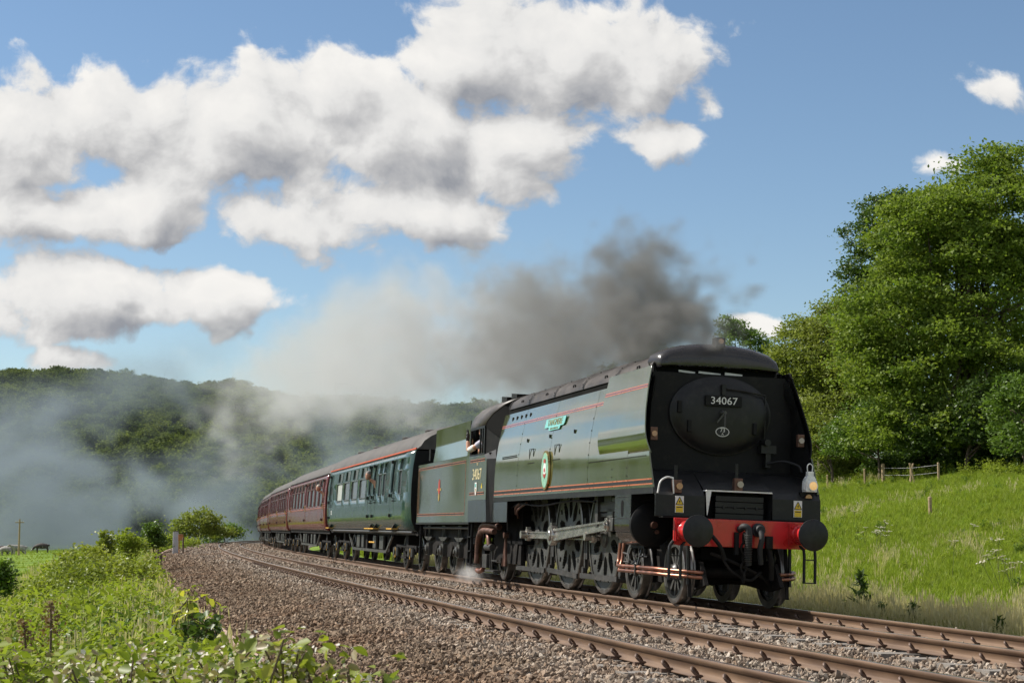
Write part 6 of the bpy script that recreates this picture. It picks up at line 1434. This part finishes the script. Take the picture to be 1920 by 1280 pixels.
for i, (px, u, h, lab) in enumerate(((1616, 4.6, .95, 'tall dark green dock plant beside the far rail'), (1578, 4.4, .45, 'low dark thistle-like plant left of the tall dock'), (1655, 4.3, .5, 'dark weed just right of the tall dock by the far rail'), (1708, 4.2, .55, 'dark weed midway along the pale verge grass'), (1880, 4.1, .5, 'dark weed by the far rail near the right edge'))):
    p, s = bank_at(px, u); r = np.random.default_rng(140 + i); root = empty('dock_plant', p); tag(root, lab, 'plant', 'weeds along the far rail')
    mb = MB(); mb.tube([(0, 0, -.05), (.03, 0, h * .5), (.02, .02, h)], [.012, .010, .004], 5); mb.build('stem', MAT['stem_green'], root, 60)
    P = np.array([(r.normal() * .09 * (1.3 - z), r.normal() * .09 * (1.3 - z), h * z) for z in np.linspace(.08, 1, 90)]); V, F = leaf_quads(P, .30 * h, r, -.7, .2, .2); np_mesh('leaves', V, F, MAT['leaf_dark'], root)

# ------------------------------------------------------------------ small things of the place
mat('post_wood', (.13, .095, .065), .9, 0, .3, 9, .4, 40); mat('post_pale', (.34, .25, .15), .85, 0, .25, 9, .3, 40); mat('cabinet_grey', (.46, .47, .50), .55, 0, .1, 5); mat('rusty', (.40, .17, .06), .7, 0, .25, 9); mat('wire', (.35, .35, .36), .5, .6)
def post(name, label, P, h, w, m, group=None, cat='post', lean=0.):
    root = empty(name, P); tag(root, label, cat, group)
    mb = MB(); mb.rings([[(w * math.cos(t) + lean * z, w * math.sin(t), z) for t in [2 * PI * k / 8 for k in range(8)]] for z in (-.3, h * .5, h - .03)]); mb.build('shaft', MAT[m], root, 40)
    mb = MB(); mb.rings([[(w * k_ * math.cos(t) + lean * z, w * k_ * math.sin(t), z) for t in [2 * PI * k / 8 for k in range(8)]] for z, k_ in ((h - .03, 1.02), (h, .7))]); mb.build('top', MAT[m], root, 40)
    return root
b = Vector(foot(299, 54)); post('fence_post', 'dark weathered post under the round sapling, left of a pair', b, .95, .055, 'post_wood', 'dark posts under the sapling')
b = Vector(foot(304.5, 53)); post('fence_post', 'dark weathered post under the round sapling, right of a pair', b, .95, .045, 'post_wood', 'dark posts under the sapling')
b = at(329, 1028, 92); CB = empty('equipment_cabinet', b); tag(CB, 'narrow pale grey lineside cabinet beside the distant curve', 'cabinet')
mb = MB(); mb.box(-.14, .14, -.12, .12, -.3, .90); mb.build('body', MAT['cabinet_grey'], CB, None, .01); mb = MB(); mb.box(-.155, .155, -.135, .135, .90, .93); mb.build('lid', MAT['post_wood'], CB)
mb = MB(); mb.box(-.11, .11, -.128, -.121, .08, .84); mb.build('door', MAT['cabinet_grey'], CB)
b = at(338.5, 1030, 90); SB = empty('lineside_sign', b); tag(SB, 'rusty orange box on two posts right of the pale cabinet', 'sign')
mb = MB(); mb.box(-.13, .13, -.05, .05, .48, .80); mb.build('box', MAT['rusty'], SB, None, .01)
for x in (-.08, .10): mb = MB(); mb.box(x - .025, x + .025, -.03, .03, -.4, .50); mb.build('leg', MAT['rusty'], SB)
b = at(343, 1034, 88); post('marker_post', 'short dark marker post in front of the rusty lineside box', b, .72, .05, 'post_wood')
# telegraph pole in the field
b = at(35, 1042, 225); TP = empty('telegraph_pole', b); tag(TP, 'slim telegraph pole standing in the far field', 'pole')
mb = MB(); mb.tube([(0, 0, -.3), (0, 0, 4.7)], [.14, .09], 8); mb.build('pole', MAT['post_pale'], TP, 60); mb = MB(); mb.box(-.55, .55, -.06, .06, 4.2, 4.32); mb.build('crossarm', MAT['post_pale'], TP)
for x in (-.45, -.2, .2, .45): mb = MB(); mb.cyl((x, 0, 4.32), (x, 0, 4.46), .035); mb.build('insulator', MAT['white_paint'], TP)
# fence along the top of the bank
F_P = []
fl = [(1553, .7, .045, 'leftmost fence post below the olive-green tree'), (1622, .85, .05, 'thin grey fence post left of the stout pale one'), (1657, .95, .085, 'stout pale wooden fence post holding the wire on the bank'), (1703, .95, .04, 'slanting stake on the left of a bundle on the bank fence'), (1710, .95, .04, 'upright stake between two slanting ones on the bank fence'), (1762, .85, .05, 'pale fence post farthest right under the large tree')]
for i, (px, h, w, lab) in enumerate(fl):
    p, s = bank_at(px, 23.4); F_P.append(p); post('fence_post', lab, p, h, w, 'post_pale', 'posts along the top of the bank', lean=.22 if i == 3 else 0)
p, s = bank_at(1715, 23.4); post('fence_post', 'slanting stake on the right of a bundle on the bank fence', p, .95, .04, 'post_pale', 'posts along the top of the bank', lean=-.25)
WR = empty('fence_wire', F_P[0]); tag(WR, 'thin grey fence wire strung between the posts under the trees', 'wire')
for k in (.75, .45):
    mb = MB(); a = [q - F_P[0] + Vector((0, -.07, k)) for q in (F_P[2], F_P[3], F_P[4], F_P[5])]; mb.tube(a, .008, 5); mb.build('strand', MAT['wire'], WR, 60)
p, s = bank_at(1745, 16.0); post('marker_post', 'short lone wooden post halfway up the grassy bank', p, .62, .06, 'post_pale')
# cattle in the far field
mat('hide_dark', (.05, .04, .038), .8, 0, .3, 3, col2=(.35, .33, .31), col2s=1.2, col2t=(.56, .58)); mat('hide_pale', (.30, .28, .26), .8, 0, .3, 3, col2=(.06, .05, .05), col2s=1.4, col2t=(.55, .58))
def cow(P, rz, m, label, graze):
    root = empty('cow', P); root.rotation_euler = (0, 0, rz); tag(root, label, 'cow', 'cattle in the far field')
    hd = (1.30, 0, .45) if graze else (1.35, 0, 1.35); nk = (.95, 0, .95) if graze else (.98, 0, 1.22)
    v = [(-.75, 0, 1.05), (-.2, 0, .98), (.35, 0, 1.0), (.68, 0, 1.08), nk, hd, (hd[0] + .22, 0, hd[2] - .14)]; e = [(i, i + 1) for i in range(6)]; r = [(.36, .36), (.46, .44), (.45, .44), (.36, .38), .20, .15, .09]
    for x, y, hind in ((-.72, .2, 1), (-.72, -.2, 1), (.62, .2, 0), (.62, -.2, 0)):
        n = len(v); v += [(x, y, .72), (x + (-.10 if hind else .02), y, .42), (x + (-.02 if hind else 0), y, .02)]; e += [((0 if hind else 3), n), (n, n + 1), (n + 1, n + 2)]; r += [.15, .075, .05]
    n = len(v); v += [(-1.02, 0, 1.15), (-1.08, 0, .6)]; e += [(0, n), (n, n + 1)]; r += [.04, .025]
    skin_obj('body', v, e, r, m, root, 1)
    mb = MB()
    for s_ in (-1, 1): mb.bar((hd[0] - .05, s_ * .1, hd[2] + .1), (hd[0] - .10, s_ * .27, hd[2] + .08), .09, .03)
    mb.build('ears', m, root)
for i, (px, D, rz, m, g, lab) in enumerate(((4, 240, .2, 'hide_dark', True, 'dark cow at the extreme left of the far field'), (12, 238, 2.8, 'hide_pale', True, 'pale patched cow second from the left in the far field'), (26, 240, .4, 'hide_pale', True, 'grey-white cow grazing left of the telegraph pole foot'), (36, 236, 3.3, 'hide_pale', False, 'grey-white cow at the foot of the telegraph pole'), (78, 245, 3.0, 'hide_dark', True, 'dark cow grazing alone right of the telegraph pole'))):
    p = at(px, 1046, D); p.z = foot(px, D)[2]; cow(p, rz, MAT[m], lab, g)

# ------------------------------------------------------------------ smoke (real volumes on a grid)
def volmat(name, col_near, col_far, y0, y1, aniso=.25, k=1.):
    m = bpy.data.materials.new(name); m.use_nodes = True; nt = m.node_tree; nt.nodes.clear()
    v = nd(nt, 'ShaderNodeVolumePrincipled'); v.inputs['Density'].default_value = k; v.inputs['Density Attribute'].default_value = 'density'; v.inputs['Anisotropy'].default_value = aniso
    g = nd(nt, 'ShaderNodeNewGeometry'); s = nd(nt, 'ShaderNodeSeparateXYZ'); nt.links.new(g.outputs['Position'], s.inputs[0])
    nt.links.new(mixc(nt, mapr(nt, s.outputs[1], y0, y1), (*col_near, 1), (*col_far, 1)), v.inputs['Color'])
    o = nd(nt, 'ShaderNodeOutputMaterial'); nt.links.new(v.outputs[0], o.inputs['Volume']); MAT[name] = m; return m
def gcurve(g, x, pts, x0, x1, y1):
    """piecewise smooth function of x"""
    n = nd(g, 'ShaderNodeFloatCurve'); c = n.mapping.curves[0]
    P = [((a - x0) / (x1 - x0), b / y1) for a, b in pts]
    c.points[0].location = P[0]; c.points[1].location = P[-1]
    for p in P[1:-1]: c.points.new(*p)
    for p in c.points: p.handle_type = 'AUTO_CLAMPED'
    n.mapping.update(); n.inputs[0].default_value = 1
    g.links.new(ma(g, 'DIVIDE', ma(g, 'SUBTRACT', x, x0), x1 - x0, clamp=True), n.inputs[1])
    return ma(g, 'MULTIPLY', n.outputs[0], y1)
def gnoise(g, vec, scale, detail, rough=.55, dist=0.):
    n = nd(g, 'ShaderNodeTexNoise'); n.inputs['Scale'].default_value = scale; n.inputs['Detail'].default_value = detail; n.inputs['Roughness'].default_value = rough; n.inputs['Distortion'].default_value = dist
    g.links.new(vec, n.inputs['Vector']); return n.outputs[0]
def vol_object(name, label, lo, hi, vox, field, material):
    g = bpy.data.node_groups.new(name, 'GeometryNodeTree'); g.interface.new_socket('Geometry', in_out='INPUT', socket_type='NodeSocketGeometry'); g.interface.new_socket('Geometry', in_out='OUTPUT', socket_type='NodeSocketGeometry')
    go = nd(g, 'NodeGroupOutput'); vc = nd(g, 'GeometryNodeVolumeCube'); pos = nd(g, 'GeometryNodeInputPosition')
    vc.inputs['Min'].default_value = lo; vc.inputs['Max'].default_value = hi
    for i, ax in enumerate('XYZ'): vc.inputs['Resolution ' + ax].default_value = max(8, int((hi[i] - lo[i]) / vox[i]))
    g.links.new(field(g, pos.outputs[0]), vc.inputs['Density'])
    sm = nd(g, 'GeometryNodeSetMaterial'); sm.inputs['Material'].default_value = material; g.links.new(vc.outputs[0], sm.inputs[0]); g.links.new(sm.outputs[0], go.inputs[0])
    me = bpy.data.meshes.new(name); me.materials.append(material); o = bpy.data.objects.new(name, me); link(o); tag(o, label, 'smoke', None, 'stuff')
    o.modifiers.new('smoke', 'NODES').node_group = g; return o
def sep(g, v):
    s = nd(g, 'ShaderNodeSeparateXYZ'); g.links.new(v, s.inputs[0]); return s.outputs
def comb(g, x, y, z):
    c = nd(g, 'ShaderNodeCombineXYZ')
    for i, q in enumerate((x, y, z)): setin(c, i, q, g)
    return c.outputs[0]
def plume(g, P):
    x, y, z = sep(g, P)
    t = ma(g, 'MAXIMUM', ma(g, 'SUBTRACT', y, 5.), 0.)
    xc = ma(g, 'SUBTRACT', ma(g, 'MULTIPLY', ma(g, 'MULTIPLY', t, t), KAP / 2), ma(g, 'MULTIPLY', y, .004))
    X0, X1 = 0., 150.
    yq = ma(g, 'POWER', ma(g, 'DIVIDE', ma(g, 'MAXIMUM', y, 0.), X1), .5)           # finer control near the chimney
    q = lambda v: (v / X1) ** .5
    zc = gcurve(g, yq, [(q(a), b) for a, b in ((0, 3.85), (.8, 3.98), (1.6, 4.35), (3, 4.65), (9, 4.8), (20, 5.7), (30, 6.7), (45, 7.7), (72, 9.4), (110, 10.8), (150, 12.5))], 0, 1, 20)
    rz = gcurve(g, yq, [(q(a), b) for a, b in ((0, .02), (.55, .3), (1.2, .8), (3, 1.45), (9, 1.75), (20, 2.35), (30, 2.7), (45, 3.1), (72, 4.4), (110, 5.8), (150, 5.9))], 0, 1, 6)
    den = gcurve(g, yq, [(q(a), b) for a, b in ((0, 0), (.6, 3.6), (1.5, 2.6), (3, 1.7), (6, 1.0), (10, .62), (20, .34), (32, .19), (50, .10), (80, .04), (120, .017), (150, 0))], 0, 1, 4)
    grow = ma(g, 'ADD', 1., ma(g, 'MULTIPLY', y, .035))
    Pn = vm(g, 'DIVIDE', comb(g, x, ma(g, 'MULTIPLY', y, .8), z), comb(g, grow, grow, grow))
    n1 = gnoise(g, Pn, .62, 2, .5); n2 = gnoise(g, Pn, 2.1, 7, .66, .6)
    dx = ma(g, 'DIVIDE', ma(g, 'SUBTRACT', x, xc), ma(g, 'MULTIPLY', rz, 1.15)); dz = ma(g, 'DIVIDE', ma(g, 'SUBTRACT', z, zc), rz)
    d = ma(g, 'SQRT', ma(g, 'ADD', ma(g, 'MULTIPLY', dx, dx), ma(g, 'MULTIPLY', dz, dz)))
    f = ma(g, 'ADD', ma(g, 'SUBTRACT', .80, d), ma(g, 'ADD', ma(g, 'MULTIPLY', ma(g, 'SUBTRACT', n1, .5), 2.3), ma(g, 'MULTIPLY', ma(g, 'SUBTRACT', n2, .5), 3.1)))
    f = mapr(g, f, .10, .60)
    n3 = gnoise(g, Pn, 3.4, 3, .6, .4)
    f = ma(g, 'MULTIPLY', f, mapr(g, n3, .36, .64, .2, 1.6))
    return ma(g, 'MULTIPLY', f, den)
volmat('plume_smoke', (.29, .288, .285), (.67, .68, .70), 2., 24., .2)
vol_object('smoke_plume', 'dark grey smoke pouring from the chimney and rolling back over the locomotive', (-4.2, .05, 3.85), (4.2, 24, 10.6), (.11, .13, .10), plume, MAT['plume_smoke'])
vol_object('trailing_smoke', 'pale grey smoke trailing back above the carriages towards the hill', (-7, 24.001, 3.6), (14, 150, 24), (.36, .5, .32), plume, MAT['plume_smoke'])
def bank(g, P):
    x, y, z = sep(g, P)
    n0 = gnoise(g, vm(g, 'MULTIPLY', P, (1, .5, 1.6)), .027, 2, .5, .3); n1 = gnoise(g, vm(g, 'MULTIPLY', P, (1, .3, 1.3)), .068, 6, .62, .8)
    top = ma(g, 'ADD', 19., ma(g, 'MULTIPLY', ma(g, 'SUBTRACT', n0, .5), 52.))
    hz = mapr(g, ma(g, 'SUBTRACT', top, z), -8., 14.)
    f = mapr(g, ma(g, 'ADD', ma(g, 'MULTIPLY', n0, .35), ma(g, 'MULTIPLY', n1, .75)), .46, .72)
    e = ma(g, 'MULTIPLY', mapr(g, y, 246, 262), mapr(g, y, 322, 300)); e = ma(g, 'MULTIPLY', e, ma(g, 'MULTIPLY', mapr(g, x, -118, -75), mapr(g, x, 80, 48)))
    # thinner to the right, where the line lies
    e = ma(g, 'MULTIPLY', e, mapr(g, ma(g, 'SUBTRACT', x, ma(g, 'MULTIPLY', y, .07)), 24., -8., .45, 1.))
    return ma(g, 'MULTIPLY', ma(g, 'MULTIPLY', f, hz), ma(g, 'MULTIPLY', e, .078))
volmat('bank_smoke', (.37, .43, .50), (.37, .43, .50), 0, 1, .1)
vol_object('drifting_smoke', 'thin blue-grey smoke drifting low across the valley left of the train', (-120, 244, -8), (84, 324, 46), (1.3, 1.4, .85), bank, MAT['bank_smoke'])
def puff(g, P):
    x, y, z = sep(g, P)
    d = vm(g, 'LENGTH', vm(g, 'MULTIPLY', vm(g, 'SUBTRACT', P, (-1.25, 11.9, .12)), (2.2, 1.0, 3.4)))
    n = gnoise(g, P, 3.2, 4, .6, .5)
    return ma(g, 'MULTIPLY', mapr(g, ma(g, 'ADD', ma(g, 'SUBTRACT', .8, d), ma(g, 'MULTIPLY', ma(g, 'SUBTRACT', n, .5), 1.9)), 0., .9), 1.7)
volmat('steam', (.93, .92, .91), (.93, .92, .91), 0, 1, .2)
vol_object('steam_puff', 'small white puff of steam by the rail under the cab steps', (-2.1, 10.6, -.2), (-.5, 13.6, .75), (.05, .06, .05), puff, MAT['steam'])
